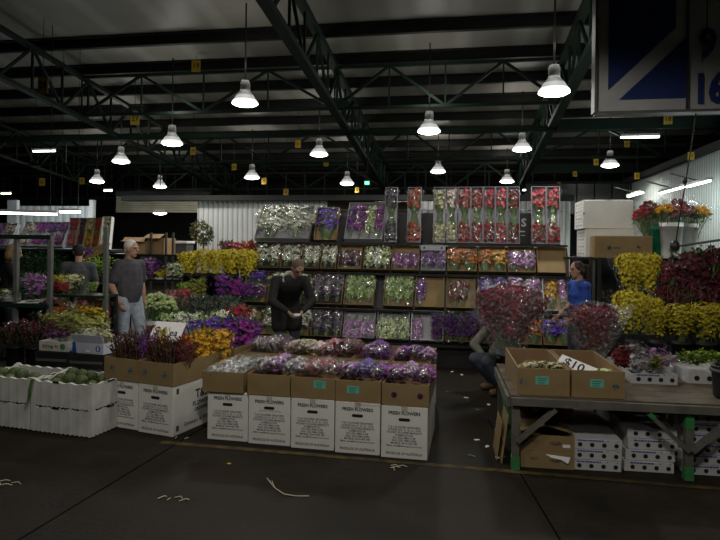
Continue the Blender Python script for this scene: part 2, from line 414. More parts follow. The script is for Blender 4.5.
# ------------------------------------------------------------------ boxes, trays, buckets
def open_box(mb, w, d, h, t=.006, base=True, mi=0, mi_in=0):
    mb.box((0, -d / 2 + t / 2, h / 2), (w, t, h), mi); mb.box((0, d / 2 - t / 2, h / 2), (w, t, h), mi)
    mb.box((-w / 2 + t / 2, 0, h / 2), (t, d - 2 * t, h), mi); mb.box((w / 2 - t / 2, 0, h / 2), (t, d - 2 * t, h), mi)
    if base: mb.box((0, 0, t / 2), (w - 2 * t, d - 2 * t, t), mi_in)
    return mb
def rrect(mb, c, w, h, y, mi=0, n=5):
    r = h / 2; pts = []
    for cx, a0 in ((w / 2 - r, -PI / 2), (-w / 2 + r, PI / 2)):
        for k in range(n + 1):
            a = a0 + PI * k / n; pts.append((c[0] + cx + r * math.cos(a), y, c[1] + r * math.sin(a)))
    return mb.quad(pts, mi)
BUCK = {}
def bucket(loc, r, h, mat, label, group=None, handle=True, cat='bucket', rz=0):
    o = empty('flower_bucket', loc, rz, label, cat, group)
    mb = MB(); mb.lathe([(0, 0), (r * .78, 0), (r * .8, .01), (r * .97, h * .88), (r * 1.03, h * .88), (r * 1.03, h * .92), (r * .99, h * .92), (r * 1.02, h), (r * .97, h), (r * .78, .03), (0, .03)], 18)
    mb.build('bucket_body', mat, o, True)
    if handle:
        mb = MB(); pts = [(-r * 1.04, 0, h * .9)]
        for k in range(9):
            a = PI * k / 8; pts.append((-r * 1.05 * math.cos(a), -r * .25 - r * .75 * math.sin(a) * .9, h * .9 - r * .55 * math.sin(a)))
        mb.tube(pts, .004, 5); mb.build('bucket_handle', STEEL, o)
    return o
def leaning_tray(bl, w, L, up, nrm, dep, mat, label, group=None, inner=None, cat='tray', name='display_tray', t=.006):
    """open tray lying on a slope: bl = middle of its lower back edge, up = unit vector up the slope, nrm = unit normal to the viewer"""
    o = bpy.data.objects.new(name, None); COL.objects.link(o); o.empty_display_size = .1
    x = Vector(nrm).cross(Vector(up)) * -1
    rot = Matrix((x.normalized(), Vector(up).normalized(), Vector(nrm).normalized())).transposed()
    if rot.determinant() < 0:
        rot = Matrix((-x.normalized(), Vector(up).normalized(), Vector(nrm).normalized())).transposed()
    o.location = bl; o.rotation_euler = rot.to_euler(); tag(o, label, cat, group)
    mb = MB(); mb.box((0, L / 2, t / 2 + .002), (w - 2 * t, L - 2 * t, t)); mb.build('tray_base', inner or mat, o)
    mb = MB(); mb.box((0, t / 2, dep / 2), (w, t, dep)); mb.box((0, L - t / 2, dep / 2), (w, t, dep))
    mb.box((-w / 2 + t / 2, L / 2, dep / 2), (t, L - 2 * t, dep)); mb.box((w / 2 - t / 2, L / 2, dep / 2), (t, L - 2 * t, dep))
    mb.build('tray_rim', mat, o)
    return o
# ------------------------------------------------------------------ the building
RZ0, RS = 6.9, 0.1
def roof(Y): return RZ0 - RS * Y
mb = MB(); mb.quad([(-24, -6, 0), (16, -6, 0), (16, 26, 0), (-24, 26, 0)]); fl = struct(mb.build('floor', floor_mat()), 'dark stained concrete market hall floor')
mb = MB()
for a, b in (((73, 507), (183, 440)), ((500, 440), (560, 540))):
    p, q = at_z(*a, 0), at_z(*b, 0); d = (q - p).normalized(); p = p - d * .6; q = q + d * 3
    s = Vector((-d.y, d.x, 0)) * .006; mb.quad([p - s + UP * .002, q - s + UP * .002, q + s + UP * .002, p + s + UP * .002])
struct(mb.build('trim_1', M('joint_black', (.004, .004, .004), None, 4, .95, spec=.02)), 'dark joint cut in the concrete floor')
YELP = M('worn_yellow_paint', (.085, .06, .012), (.03, .024, .014), 9, .8)
mb = MB(); mb.quad([(-2.5, 4.66, .003), (3.6, 4.50, .003), (3.6, 4.56, .003), (-2.5, 4.73, .003)]); struct(mb.build('trim_2', YELP), 'worn yellow line painted on the floor')

ROOFM = corrugated('roof_sheet', (.30, .29, .245), (.40, .39, .35), 'X', .28, .45, .25)  # lighter bands paint foil seams and the sheen streaks along the slope
mb = MB(); mb.quad([(-24, -6, roof(-6)), (-24, 26, roof(26)), (16, 26, roof(26)), (16, -6, roof(-6))]); struct(mb.build('ceiling', ROOFM), 'dim foil lined sloping roof')
# purlins (z sections across the hall), one object each
for k in range(11):
    Y = 10.8 + 1.3 * k
    mb = MB(); z = roof(Y)
    mb.box((-4, Y, z - .1), (39.5, .025, .18)); mb.box((-4, Y + .05, z - .18), (39.5, .12, .02)); mb.box((-4, Y - .05, z - .012), (39.5, .12, .02))
    struct(mb.build('trim_%d' % (3 + k), PURLIN), 'dark roof purlin running across the hall')
# pitched lattice trusses along the hall
TX = (-13.2, -8.4, -2.6, 1.95, 8.5)
for i, X in enumerate(TX):
    mb = MB(); y0, y1 = 6.0, 23.8; dz = 1.2
    w = .1 if i in (2, 3) else .08
    mb.bar((X, y0, roof(y0) - dz), (X, y1, roof(y1) - dz), w * 1.7, w); mb.bar((X, y0, roof(y0) - .3), (X, y1, roof(y1) - .3), w * 1.5, w)
    n = 20
    for k in range(n):
        ya = y0 + (y1 - y0) * k / n; yb = y0 + (y1 - y0) * (k + 1) / n
        if k % 2 == 0: mb.bar((X, ya, roof(ya) - dz), (X, yb, roof(yb) - .3), .05, .05)
        else: mb.bar((X, ya, roof(ya) - .3), (X, yb, roof(yb) - dz), .05, .05)
        mb.bar((X, ya, roof(ya) - dz), (X, ya, roof(ya) - .3), .04, .04)
    struct(mb.build('trim_%d' % (14 + i), GREENST), 'dark green lattice roof truss')
# tie beam and cross trusses
mb = MB(); mb.box((-4, 13.5, 4.33), (39, .12, .12)); struct(mb.build('trim_19', GREENST), 'green tie beam under the roof')
mb = MB(); mb.box((7.6, 13.3, 4.36), (11.1, .2, .24)); struct(mb.build('trim_20', GREENST), 'deep green beam beyond the hanging sign')
mb = MB(); mb.box((8, 19.3, 4.2), (12, .2, .3)); mb.box((8, 19.3, 3.75), (12, .1, .1)); struct(mb.build('trim_21', GREENST), 'green beam at the far end of the hall')
def cross_truss(idx, Y, spans):
    mb = MB()
    for xa, xb in spans:
        zt = roof(Y) - .3; zb = zt - .85; n = 4
        mb.bar((xa, Y, zt), (xb, Y, zt), .06, .06)
        for k in range(n):
            a = xa + (xb - xa) * k / n; b = xa + (xb - xa) * (k + 1) / n
            mb.bar((a, Y, zb if k % 2 == 0 else zt), (b, Y, zt if k % 2 == 0 else zb), .055, .055)
            mb.bar((a, Y, zb), (a, Y, zt), .03, .03)
        mb.bar((xa, Y, zb), (xb, Y, zb), .06, .06)
    struct(mb.build('trim_%d' % idx, GREENST), 'light green cross truss between the main trusses')
cross_truss(22, 12.0, [(-2.6, 1.95), (-8.4, -2.6)])
cross_truss(23, 16.4, [(-2.6, 1.95), (-8.4, -2.6), (-13.2, -8.4), (1.95, 8.5)])
cross_truss(24, 20.4, [(-2.6, 1.95), (-8.4, -2.6), (-13.2, -8.4)])
# back wall: dark upper band with a lattice of thin mullions
DARKW = M('dark_back_wall', (.022, .024, .022), (.014, .015, .014), 1, .8)
mb = MB(); mb.quad([(-24, 24, 0), (16, 24, 0), (16, 24, 4.5), (-24, 24, 4.5)]); struct(mb.build('wall_back', DARKW), 'dark far wall of the hall')
mb = MB()
for k in range(44): mb.box((-20 + k * .75, 21.5, 3.95), (.05, .04, .95))
mb.box((-4, 21.5, 4.42), (33, .06, .06)); mb.box((-4, 21.5, 3.48), (33, .06, .08)); struct(mb.build('trim_25', M('mullion', (.05, .052, .045), None, 2, .7)), 'row of thin mullions high on the far wall')
# white corrugated partition behind the centre stall
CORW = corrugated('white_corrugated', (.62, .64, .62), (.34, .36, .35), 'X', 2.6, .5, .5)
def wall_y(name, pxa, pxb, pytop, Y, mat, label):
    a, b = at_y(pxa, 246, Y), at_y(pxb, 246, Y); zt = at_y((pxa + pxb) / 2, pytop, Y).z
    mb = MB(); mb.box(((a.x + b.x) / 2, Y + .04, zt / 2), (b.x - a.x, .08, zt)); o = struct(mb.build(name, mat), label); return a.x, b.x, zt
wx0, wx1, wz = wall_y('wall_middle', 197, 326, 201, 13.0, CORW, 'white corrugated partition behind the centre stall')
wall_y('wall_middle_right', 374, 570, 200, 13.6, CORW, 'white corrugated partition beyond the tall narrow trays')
mb = MB(); mb.box((wx1 + .9, 13.3, wz / 2), (1.9, .1, wz)); struct(mb.build('wall_inner', M('dull_olive_panel', (.05, .045, .03), None, 2, .8)), 'dull brown panel between the white partitions')
mb = MB(); mb.box(((at_y(125, 246, 13).x + at_y(572, 246, 13).x) / 2, 12.97, wz + .06), (at_y(572, 246, 13).x - at_y(125, 246, 13).x, .3, .12)); struct(mb.build('trim_26', DARKW), 'dark capping along the top of the partition')
# roller door opening
a, b = at_y(116, 246, 14.0), at_y(197, 246, 14.0)
mb = MB()
for k in range(7): mb.box(((a.x + b.x) / 2, 14.0, 2.52 + k * .06), (b.x - a.x, .05, .05))
struct(mb.build('door_1', M('beige_roller_slats', (.28, .26, .19), None, 3, .6)), 'raised beige roller shutter over the dark opening')
mb = MB(); mb.box(((a.x + b.x) / 2 + .1, 14.1, 2.97), (b.x - a.x + .2, .3, .14)); struct(mb.build('trim_27', DARKW), 'shutter drum box above the opening')
# bright white wall of the far stall
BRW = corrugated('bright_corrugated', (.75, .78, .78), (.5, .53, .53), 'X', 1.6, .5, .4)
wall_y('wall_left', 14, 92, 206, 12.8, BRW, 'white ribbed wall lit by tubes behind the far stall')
mb = MB(); q = at_y(92, 246, 12.6); mb.box((q.x, 12.6, 1.35), (.1, .1, 2.7)); q = at_y(13, 246, 12.6); mb.box((q.x, 12.6, 1.35), (.25, .1, 2.7)); struct(mb.build('trim_28', M('pale_post', (.5, .52, .52), None, 3, .6)), 'pale posts at the ends of the lit wall')
# added dark panel standing in for the unlit space behind the steel rack
a, b = at_y(574, 246, 9.75), at_y(760, 246, 9.75); mb = MB(); mb.box(((a.x + b.x) / 2, 9.78, .8), (min(b.x, 4.9) - a.x, .06, 1.6)); struct(mb.build('shade_backing', DARKW), 'added dark panel in place of unlit space behind the steel rack')
# right wall
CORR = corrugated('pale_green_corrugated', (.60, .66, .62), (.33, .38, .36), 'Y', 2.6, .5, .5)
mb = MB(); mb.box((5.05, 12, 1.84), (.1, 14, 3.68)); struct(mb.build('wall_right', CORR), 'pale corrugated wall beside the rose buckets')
mb = MB(); mb.box((5.0, 12, 3.74), (.3, 14, .14)); struct(mb.build('trim_29', DARKW), 'dark capping on the pale wall')
mb = MB()
for k in range(9): mb.box((2.2 + k * .5, 18.6, 3.2), (.46, .05, .9))
struct(mb.build('window_1', M('dark_panes', (.03, .034, .03), None, 3, .3)), 'dark high panels at the far end')

# ------------------------------------------------------------------ lamps
LACR = M('frosted_acrylic', (.5, .5, .5), (.45, .45, .46), 5, .35, emit=(1, 1, .95), es=.05)
LACR3 = M('dimly_glowing_acrylic', (.5, .5, .5), (.45, .45, .46), 5, .35, emit=(1, 1, .95), es=.35)
LACR2 = M('glowing_acrylic', (.5, .5, .5), (.45, .45, .46), 5, .35, emit=(1, 1, .95), es=1.3)
LBASE = M('lamp_housing', (.5, .5, .48), (.4, .4, .38), 5, .5)
LGLOW = glow('lamp_glow', (1, .98, .93), 14.0)
def bell_lamp(px, py, wpx, label, D=.45, light=True, power=210):
    d = D * F / wpx; p = at_d(px, py, d); s = D / .45
    o = empty('bell_lamp', p, 0, label, 'lamp', 'bell lamps hanging from the roof')
    mb = MB(); mb.lathe([(.225, 0), (.226, .03), (.2, .06), (.15, .14), (.1, .2), (.085, .225)], 20); mb.m = [1 if i < 40 else 2 if i < 60 else 0 for i in range(len(mb.m))]; mb.build('bell_shade', [LACR, LACR2, LACR3], o, True)
    mb = MB(); mb.lathe([(.0, .225), (.085, .225), (.085, .36), (.07, .38), (.07, .40), (.0, .41)], 14); mb.build('ballast_housing', LBASE, o, True)
    mb = MB(); mb.lathe([(.222, .012), (.18, -.02), (.1, -.038), (0, -.043)], 20); mb.build('lens', LGLOW, o, True)
    zt = roof(p.y) - p.z - .05
    mb = MB(); mb.tube([(0, 0, .4), (0, 0, zt)], .014, 5); mb.build('stem_cord', PURLIN, o)
    if light:
        l = bpy.data.lights.new('bell_light', 'SPOT'); l.energy = power; l.color = (1, .97, .9); l.shadow_soft_size = .2; l.spot_size = math.radians(158); l.spot_blend = .35
        lo = bpy.data.objects.new('bell_light', l); COL.objects.link(lo); lo.location = (p.x, p.y, p.z - .06)
        l = bpy.data.lights.new('bell_leak', 'POINT'); l.energy = 15; l.color = (1, .97, .9); l.shadow_soft_size = .3
        lo = bpy.data.objects.new('bell_leak', l); COL.objects.link(lo); lo.location = (p.x, p.y, p.z + .75)
    return o
LP = [(554, 93, 31, 'largest and nearest hanging bell lamp, below the blue and white sign\'s corner'),
 (245, 104, 26, 'large hanging bell lamp above the white corrugated partition'),
 (172, 144, 21, 'bell lamp hanging high above the white-haired man'),
 (429, 132, 23, 'bell lamp hanging above the cream narrow trays'),
 (522, 150, 19, 'bell lamp hanging above the red narrow trays, beside the green truss'),
 (319, 155, 18, 'bell lamp hanging over the small violet tray on the top shelf'),
 (438, 172, 15, 'small bell lamp directly under another bell lamp over the cream trays'),
 (121, 162, 17, 'bell lamp hanging over the roller shutter opening'),
 (97, 182, 14, 'small bell lamp over the far lit stall'),
 (160, 187, 13, 'small bell lamp in front of the raised beige roller shutter'),
 (252, 178, 15, 'small bell lamp just above the white partition top'),
 (347, 184, 14, 'small bell lamp beside the tiny green exit sign'),
 (610, 166, 17, 'bell lamp hanging over the stacked white cartons'),
 (507, 182, 14, 'small bell lamp right above the red narrow trays')]
for i, (x, y, w, t) in enumerate(LP): bell_lamp(x, y, w, t)
# low round lamp in the dark opening
p = at_d(160, 213, 15.5); o = empty('dome_lamp', p, 0, 'low dome lamp glowing inside the dark shutter opening', 'lamp')
mb = MB(); mb.lathe([(0, .12), (.1, .1), (.17, .04), (.18, 0)], 16); mb.build('dome_shade', LBASE, o, True)
mb = MB(); mb.lathe([(.175, 0), (.1, -.04), (0, -.05)], 16); mb.build('lens', LGLOW, o, True)
mb = MB(); mb.tube([(0, 0, .1), (0, 0, roof(p.y) - p.z - .05)], .01, 5); mb.build('stem_cord', PURLIN, o)
# linear lamps
TUBE = glow('tube_glow', (.95, 1, 1), 7.0); TUBEB = glow('tube_bright', (.92, .98, 1), 10.0)
def strip_lamp(p, L, label, ang=0, zt=None, mat=TUBE, th=.05):
    o = empty('hanging_strip_lamp', p, ang, label, 'lamp', None)
    mb = MB(); mb.box((0, 0, .04), (L, .1, .05)); mb.build('lamp_tray', LBASE, o)
    mb = MB(); mb.tube([(-L / 2, 0, 0), (L / 2, 0, 0)], th / 2, 8); mb.build('tube', mat, o, True)
    if zt is not None:
        mb = MB()
        for sx in (-.4, .4): mb.tube([(L * sx, 0, .06), (L * sx, 0, zt - p.z)], .006, 4)
        mb.build('hanger_wires', PURLIN, o)
    return o
def up(p): return roof(p.y) - .02
p = at_d(44, 151, 15); strip_lamp(p, .62, 'short strip lamp hanging below the truss near the number tags', 0, up(p))
p = at_d(640, 137, 12.5); strip_lamp(p, .76, 'strip lamp hanging under the deep green beam', 0, up(p))
p = at_d(694, 112.5, 11); strip_lamp(p, .42, 'strip lamp just below the edge of the blue and white sign', 0, up(p), th=.07)
p = at_d(524, 190, 20); strip_lamp(p, .36, 'tiny strip lamp behind the dark red narrow trays', 0, up(p))
p = at_d(108, 190.5, 20); strip_lamp(p, .3, 'tiny strip lamp beyond the roller shutter opening', 0, up(p))
p = at_d(6, 193.5, 17); strip_lamp(p, .3, 'greenish strip lamp above the far lit stall', 0, up(p), glow('greenish_glow', (.75, 1, .6), 6))
a = at_d(-14, 215, 11); b = at_d(57, 211.5, 11.4); p = (a + b) / 2; strip_lamp(p, (b - a).length, 'long white tube lamp over the purple trays of the far stall', math.atan2(b.y - a.y, b.x - a.x), up(p), TUBEB)
a = at_d(60, 210, 12); b = at_d(80, 213.5, 12); p = (a + b) / 2; strip_lamp(p, (b - a).length, 'short tube lamp over the red narrow trays of the far stall', math.atan2(b.y - a.y, b.x - a.x), up(p), TUBEB)
for (pa, pb, t) in (((628, 197), (643, 192.5), 'upper end tube lamp along the pale corrugated wall'), ((660, 193.5), (683, 187), 'middle tube lamp along the pale corrugated wall'), ((687, 187.5), (710, 180), 'brightest tube lamp along the pale corrugated wall')):
    a, b = at_x(*pa, 4.55), at_x(*pb, 4.55); p = (a + b) / 2; m = (b - a); p2 = Vector((p.x, p.y, p.z))
    o = strip_lamp(p2, m.length, t, math.atan2(m.y, m.x), None, TUBEB, .045)
    mb = MB(); mb.bar((0, 0, .06), (0, -.5, .2), .03, .03); mb.build('wall_bracket', STEEL, o)
# tiny exit sign
p = at_d(367.5, 183, 16); o = empty('exit_sign', p, 0, 'tiny glowing green exit sign on the middle truss', 'sign')
mb = MB(); mb.box((0, 0, 0), (.2, .05, .16)); mb.build('sign_case', GREENST, o); mb = MB(); mb.box((-.01, -.03, 0), (.12, .01, .09)); mb.build('lit_face', glow('exit_green', (.15, 1, .45), 3), o)
mb = MB(); mb.tube([(0, 0, .08), (0, 0, roof(p.y) - p.z - .2)], .01, 4); mb.build('sign_hanger', PURLIN, o)

for (x, y, z, e) in ((4.15, 8.7, 2.6, 60), (4.3, 12.5, 2.6, 25)):
    l = bpy.data.lights.new('wall_tube_light', 'POINT'); l.energy = e; l.color = (.9, 1, 1); l.shadow_soft_size = .3
    lo = bpy.data.objects.new('wall_tube_light', l); COL.objects.link(lo); lo.location = (x, y, z)
for (px, py, d, e) in ((20, 214, 12.6, 26), (75, 214, 12.9, 26)):
    l = bpy.data.lights.new('stall_tube_light', 'POINT'); l.energy = e; l.color = (.9, .98, 1); l.shadow_soft_size = .3
    lo = bpy.data.objects.new('stall_tube_light', l); COL.objects.link(lo); lo.location = at_d(px, py, d)
# unseen aisle lamps overhead and behind the camera, some added to brighten the stand
for (x, y, z, e) in ((-2.4, 1.0, 4.2, 110), (-2.9, 5.4, 4.2, 90), (-.4, 5.2, 4.2, 120), (.2, .8, 4.2, 250), (-.8, -2.5, 4.2, 90)):
    l = bpy.data.lights.new('aisle_light', 'SPOT'); l.energy = e; l.spot_size = math.radians(168); l.spot_blend = .12; l.color = (1, .95, .86); l.shadow_soft_size = .25
    lo = bpy.data.objects.new('aisle_light', l); COL.objects.link(lo); lo.location = (x, y, z)

# ------------------------------------------------------------------ number tags
TAGS = [(196, 66, 9, 12.5, '19', 'yellow tag numbered 19 hanging high under the purlins'), (43, 85, 13, 11, '26', 'yellow tag numbered 26 hanging by the end truss'),
 (135, 119, 9, 14, '27', 'yellow tag numbered 27 hanging above the roller shutter'), (193, 151, 6, 16, '', 'yellow tag between two bell lamps above the partition end'), (234, 167, 5, 18, '', 'yellow tag hanging beside the small lamp over the partition'),
 (42, 182, 6, 17, '', 'yellow tag above the far stall, first of its row'), (82, 181, 5, 18, '', 'yellow tag above the far stall, second of its row'), (139, 194, 5, 19, '', 'yellow tag over the dark shutter opening'),
 (298, 144, 6, 16, '', 'yellow tag hanging beside the bell lamp over the violet tray'), (326, 163, 5, 18, '', 'yellow tag just under the bell lamp over the violet tray'), (264, 181, 5, 18, '', 'yellow tag beside the small lamp at the partition top'),
 (286, 192, 5, 18.5, '', 'yellow tag low over the wide grey tray of white flowers'), (357, 190, 4, 19, '', 'small yellow tag beside the exit sign'),
 (668, 119, 8, 12, '18', 'yellow tag numbered 18 hanging under the blue and white sign'), (627, 144, 5, 15, '', 'pale yellow tag under the strip lamp by the green beam'), (596, 162, 5, 17, '', 'yellow tag beside the lamp over the white cartons'),
 (575, 174, 4, 18, '', 'yellow tag above the two red trays at the shelf end'), (637, 176, 5, 16, '', 'yellow tag hanging where the pale wall begins'), (691, 156, 6, 12, '', 'yellow tag in front of the pale corrugated wall'), (559, 184, 3, 18.2, '', 'small dim yellow tag behind the end red trays')]
for i, (x, y, w, d, tx, lab) in enumerate(TAGS):
    p = at_d(x, y, d); W = w * d / F; Hh = W * 1.3
    o = empty('hanging_number_sign', p, random.Random(i).uniform(-.4, .1) - YAW * -1, lab, 'sign', 'yellow number tags under the roof')
    mb = MB(); mb.box((0, 0, 0), (W, .008, Hh)); mb.build('tag_plate', YELT, o)
    mb = MB()
    if tx: mb.text(text_mesh(tx, 'CENTER', .02), (0, -.006, 0), Hh * .6)
    else:
        for k in (-1, 1): mb.box((k * W * .16, -.005, 0), (W * .13, .003, Hh * .45))
    mb.build('tag_print', INK, o)
    mb = MB(); mb.tube([(0, 0, Hh / 2), (0, 0, roof(p.y) - p.z - .03)], .006, 4); mb.build('tag_wire', PURLIN, o)

# ------------------------------------------------------------------ big hanging sign
YS = 7.2
A = at_y(596.5, 112, YS); B = at_y(765, 112, YS); T = at_y(600, -12, YS)
SW, SH = B.x - A.x, T.z - A.z
o = empty('hanging_sign', (A.x, YS, A.z), 0, 'big white hanging sign with blue square, diagonal band and blue numbers', 'sign')
SIGNW = M('sign_white', (.36, .36, .35), (.31, .31, .31), 3, .5); SIGNB = M('sign_blue', (.018, .034, .13), (.015, .028, .11), 3, .5)
mb = MB(); mb.box((SW / 2, .08, SH / 2), (SW, .14, SH)); mb.build('sign_panel', SIGNW, o, bevel=.01)
def S(px, py): q = at_y(px, py, YS); return q.x - A.x, q.z - A.z
x0, zb = S(608, 100); x1, _ = S(686, 100); zt = SH - .12; _, zmid = S(608, 28)
mb = MB(); y = .004
def poly(pts): mb.quad([(a, y, b) for a, b in pts])
bx = [S(608, 92), S(618, 100), S(677, 27), S(687, 35)]
# upper-left triangle and lower-right triangle of the blue square, the white band between
poly([(x0, S(608, 90)[1]), (S(676, 28)[0], S(676, 28)[1]), (S(676, 28)[0], zt), (x0, zt)])
poly([(S(619, 100)[0], zb), (x1, zb), (x1, S(686, 37)[1])])
mb.build('blue_square', SIGNB, o)
mb = MB(); mb.box((S(687.5, 60)[0], .0, SH / 2), (.02, .02, SH - .02)); mb.build('panel_joint', INK, o)
mb = MB(); mb.box((-.01, .08, SH / 2), (.03, .18, SH)); mb.box((SW / 2, .08, -.01), (SW, .18, .03)); mb.build('sign_frame', M('sign_frame_metal', (.1, .1, .1), None, 4, .5), o)
mb = MB(); cx, cz = S(708, 44); mb.text(text_mesh('9', 'CENTER', .04), (cx, -.002, cz), .44, 0, .8); cx, cz = S(708.5, 90); mb.text(text_mesh('16', 'CENTER', .04), (cx, -.002, cz), .46, 0, .72); mb.build('numbers', SIGNB, o)
mb = MB()
for fx in (.15, .85): mb.tube([(SW * fx, .08, SH), (SW * fx, .08, roof(YS) - A.z)], .015, 5)
mb.build('sign_hangers', PURLIN, o)
# hanging rope in front of the pale wall
mb = MB(); pts = [at_d(707, 25, 6.6), at_d(700, 80, 6.7), at_d(693, 135, 6.8), at_d(686, 180, 6.9), at_d(680, 215, 7.0), at_d(675, 247, 7.1)]
pts = [Vector((pts[0].x, pts[0].y, roof(pts[0].y)))] + pts; mb.tube(pts, .008, 5); mb.ball(at_d(685, 181, 6.9), (.03, .03, .04)); mb.ball(at_d(675, 246, 7.1), (.06, .05, .07))
tag(mb.build('hanging_rope', BLACK), 'thin dark knotted rope hanging in front of the sign and rose buckets', 'rope')
# ------------------------------------------------------------------ centre display stand
def SY(z): return 8.45 + .5 * (z - .33)
BETA = math.atan(.5); UPV = Vector((0, math.sin(BETA), math.cos(BETA))); NRM = Vector((0, -math.cos(BETA), math.sin(BETA)))
XL, XR = at_y(243, 300, 8.6).x, at_y(574, 300, 8.6).x
MANS, WOMS = 'on the bending man\'s side', 'on the blue-shirted woman\'s side'
st = empty('display_stand', ((XL + XR) / 2, 8.6, 0), 0, 'black stepped display stand holding slanted trays of wrapped flowers', 'stand')
XM = (XL + XR) / 2; W0 = XR - XL
mb = MB(); z0, z1 = .30, 1.70
mb.bar((0, SY(z0) - 8.6 + .06, z0), (0, SY(z1) - 8.6 + .06, z1), W0, .03, 0, (0, -1, .5)); mb.build('sloped_back', BLACK, st)
for z in (.33, .78, 1.30):
    mb = MB(); mb.box((0, SY(z) - 8.6 - .04, z - .022), (W0, .16, .03)); mb.build('ledge', BLACK, st)
mb = MB(); mb.box((0, -.02, .14), (W0, .3, .28)); mb.box((0, .45, .15), (W0, .5, .3)); mb.build('plinth', BLACK, st)
TXL, TXR = at_y(256, 240, 9.0).x, at_y(568, 243, 9.0).x
mb = MB(); mb.box(((TXL + TXR) / 2 - XM, .78, 1.735), (TXR - TXL, .72, .03)); mb.build('top_shelf', BLACK, st)
mb = MB(); mb.box(((TXL + TXR) / 2 - XM, 1.04, 2.0), (TXR - TXL - .9, .03, .5)); mb.build('shelf_board', DARKG, st)
mb = MB()
for x in (TXL + .2, XM, TXR - .2): mb.box((x - XM, 1.08, .95), (.06, .06, 1.9))
mb.build('rear_post', BLACK, st)
mb = MB(); mb.tube([(TXL - XM + 1.3, .78, 2.28), (TXR - XM, .78, 2.28)], .008, 5)
mb.build('leaning_rail', STEEL, st)

TN = {'kraft': (KRAFT, KRAFT), 'grey': (GREYB, GREYB), 'white': (PAPER, GREYB), 'dark': (KRAFTD, M('dark_tray_inside', (.035, .03, .028), None, 4, .8)), 'white_edge': (PAPER, KRAFT)}
def slope_tray(p0, p1, z, L, color, label, items, ref, grp, flip=False, dep=.085, py=None):
    """items: (kind, colour, fx centre 0..1, width fraction, v0, v1, phrase)"""
    up, nr = UPV, NRM
    Ym = SY(z) + .1; pyy = {.33: 330, .78: 290, 1.30: 258}.get(z, 250)
    xa, xb = at_y(p0 + .6, pyy, Ym).x, at_y(p1 - .6, pyy, Ym).x; w = xb - xa
    bl = Vector(((xa + xb) / 2, SY(z), z + .004)) + NRM * .045 * 0
    bl = bl + Vector((0, .03, 0)) + NRM * .02
    m1, m2 = TN[color]
    leaning_tray(bl, w, L, up, nr, dep, m1, label, 'slanted trays on the centre stand', m2)
    fill(bl, w, L, up, nr, items, ref, grp, flip)
def fill(bl, w, L, up, nr, items, ref, grp, flip=False, off=.045):
    x = Vector((1, 0, 0))
    for (kind, col, fx, fw, v0, v1, ph) in items:
        base = bl + x * (fx - .5) * w + nr * off
        if flip: b, d = base + up * (v1 * L), -up
        else: b, d = base + up * (v0 * L), up
        bouquet(kind, col, b, d, (v1 - v0) * L, fw * w * .98, (ref % ph) if '%s' in ref else ref, grp, grp != 'bouquets in the far stall trays', nr, .6, cm=CELLOD, wide='wrap' if kind == 'dense' else False)
ORD = {1: [''], 2: [MANS, WOMS], 3: ['nearest the bending man', 'middle of three', 'nearest the blue-shirted woman'], 4: ['first from the bending man', 'second from the bending man', 'third from the bending man', 'fourth from the bending man']}
def row(n, kind, cols, v0=.06, v1=.95, x0=0., x1=1.):
    cols = cols if isinstance(cols, (list, tuple)) else [cols] * n
    return [(kind, cols[i], x0 + (x1 - x0) * (i + .5) / n, (x1 - x0) / n * 1.25, v0, v1, ORD[n][i]) for i in range(n)]
T2, T3, T4 = 1.30, .78, .33
G2, G3, G4 = 'bouquets in the row under the black shelf', 'bouquets in the middle slanted row', 'bouquets in the lowest slanted row'
# second tier
for i, (a, b) in enumerate(((257, 281), (282, 302), (303, 321), (322, 338))):
    n = ('first', 'second', 'third', 'fourth')[i]
    slope_tray(a, b, T2, .42, 'dark', 'tray of white orchids under the black shelf, %s from the yellow flowers' % n, row(2, 'dense', 'white', .1, 1.0), 'white orchid bouquet in the %s tray from the yellow flowers, %%s' % n, G2)
slope_tray(339, 363, T2, .41, 'kraft', 'brown tray of dark plum bouquets under the black shelf', row(2, 'dense', 'plum', .0, .8), 'dark plum bouquet in brown tray under black shelf, %s', G2)
slope_tray(364, 391, T2, .41, 'dark', 'tray of green-topped white stocks under the black shelf', row(3, 'dense', ['limecream', 'white', 'limecream'], .0, 1.0), 'white and green bouquet in tray under black shelf, %s', G2)
slope_tray(392, 420, T2, .41, 'kraft', 'brown tray of three magenta bouquets under the black shelf', row(3, 'dense', 'magenta', .0, .72), 'magenta bouquet in brown tray under black shelf, %s', G2)
slope_tray(421, 446, T2, .41, 'grey', 'grey tray of two purple bouquets under the black shelf', row(2, 'dense', 'purple', .0, .8), 'purple bouquet in grey tray under black shelf, %s', G2)
slope_tray(447, 477, T2, .41, 'kraft', 'brown tray of two orange bouquets, beside the grey purple tray', row(2, 'carn', 'orange', .06, .86), 'orange bouquet in brown tray beside grey purple tray, %s', G2)
slope_tray(478, 506, T2, .41, 'kraft', 'brown tray of gold-orange bouquets, second of two orange trays', row(2, 'carn', ['orange', 'gold'], .06, .82), 'gold-orange bouquet in the second orange tray, %s', G2)
slope_tray(507, 535, T2, .41, 'kraft', 'brown tray of two mauve bouquets under the black shelf', row(2, 'dense', 'mauve', .04, .85), 'mauve bouquet in brown tray under black shelf, %s', G2)
slope_tray(536, 566, T2, .41, 'kraft', 'empty brown cardboard tray at the end under the black shelf', [], '', G2)
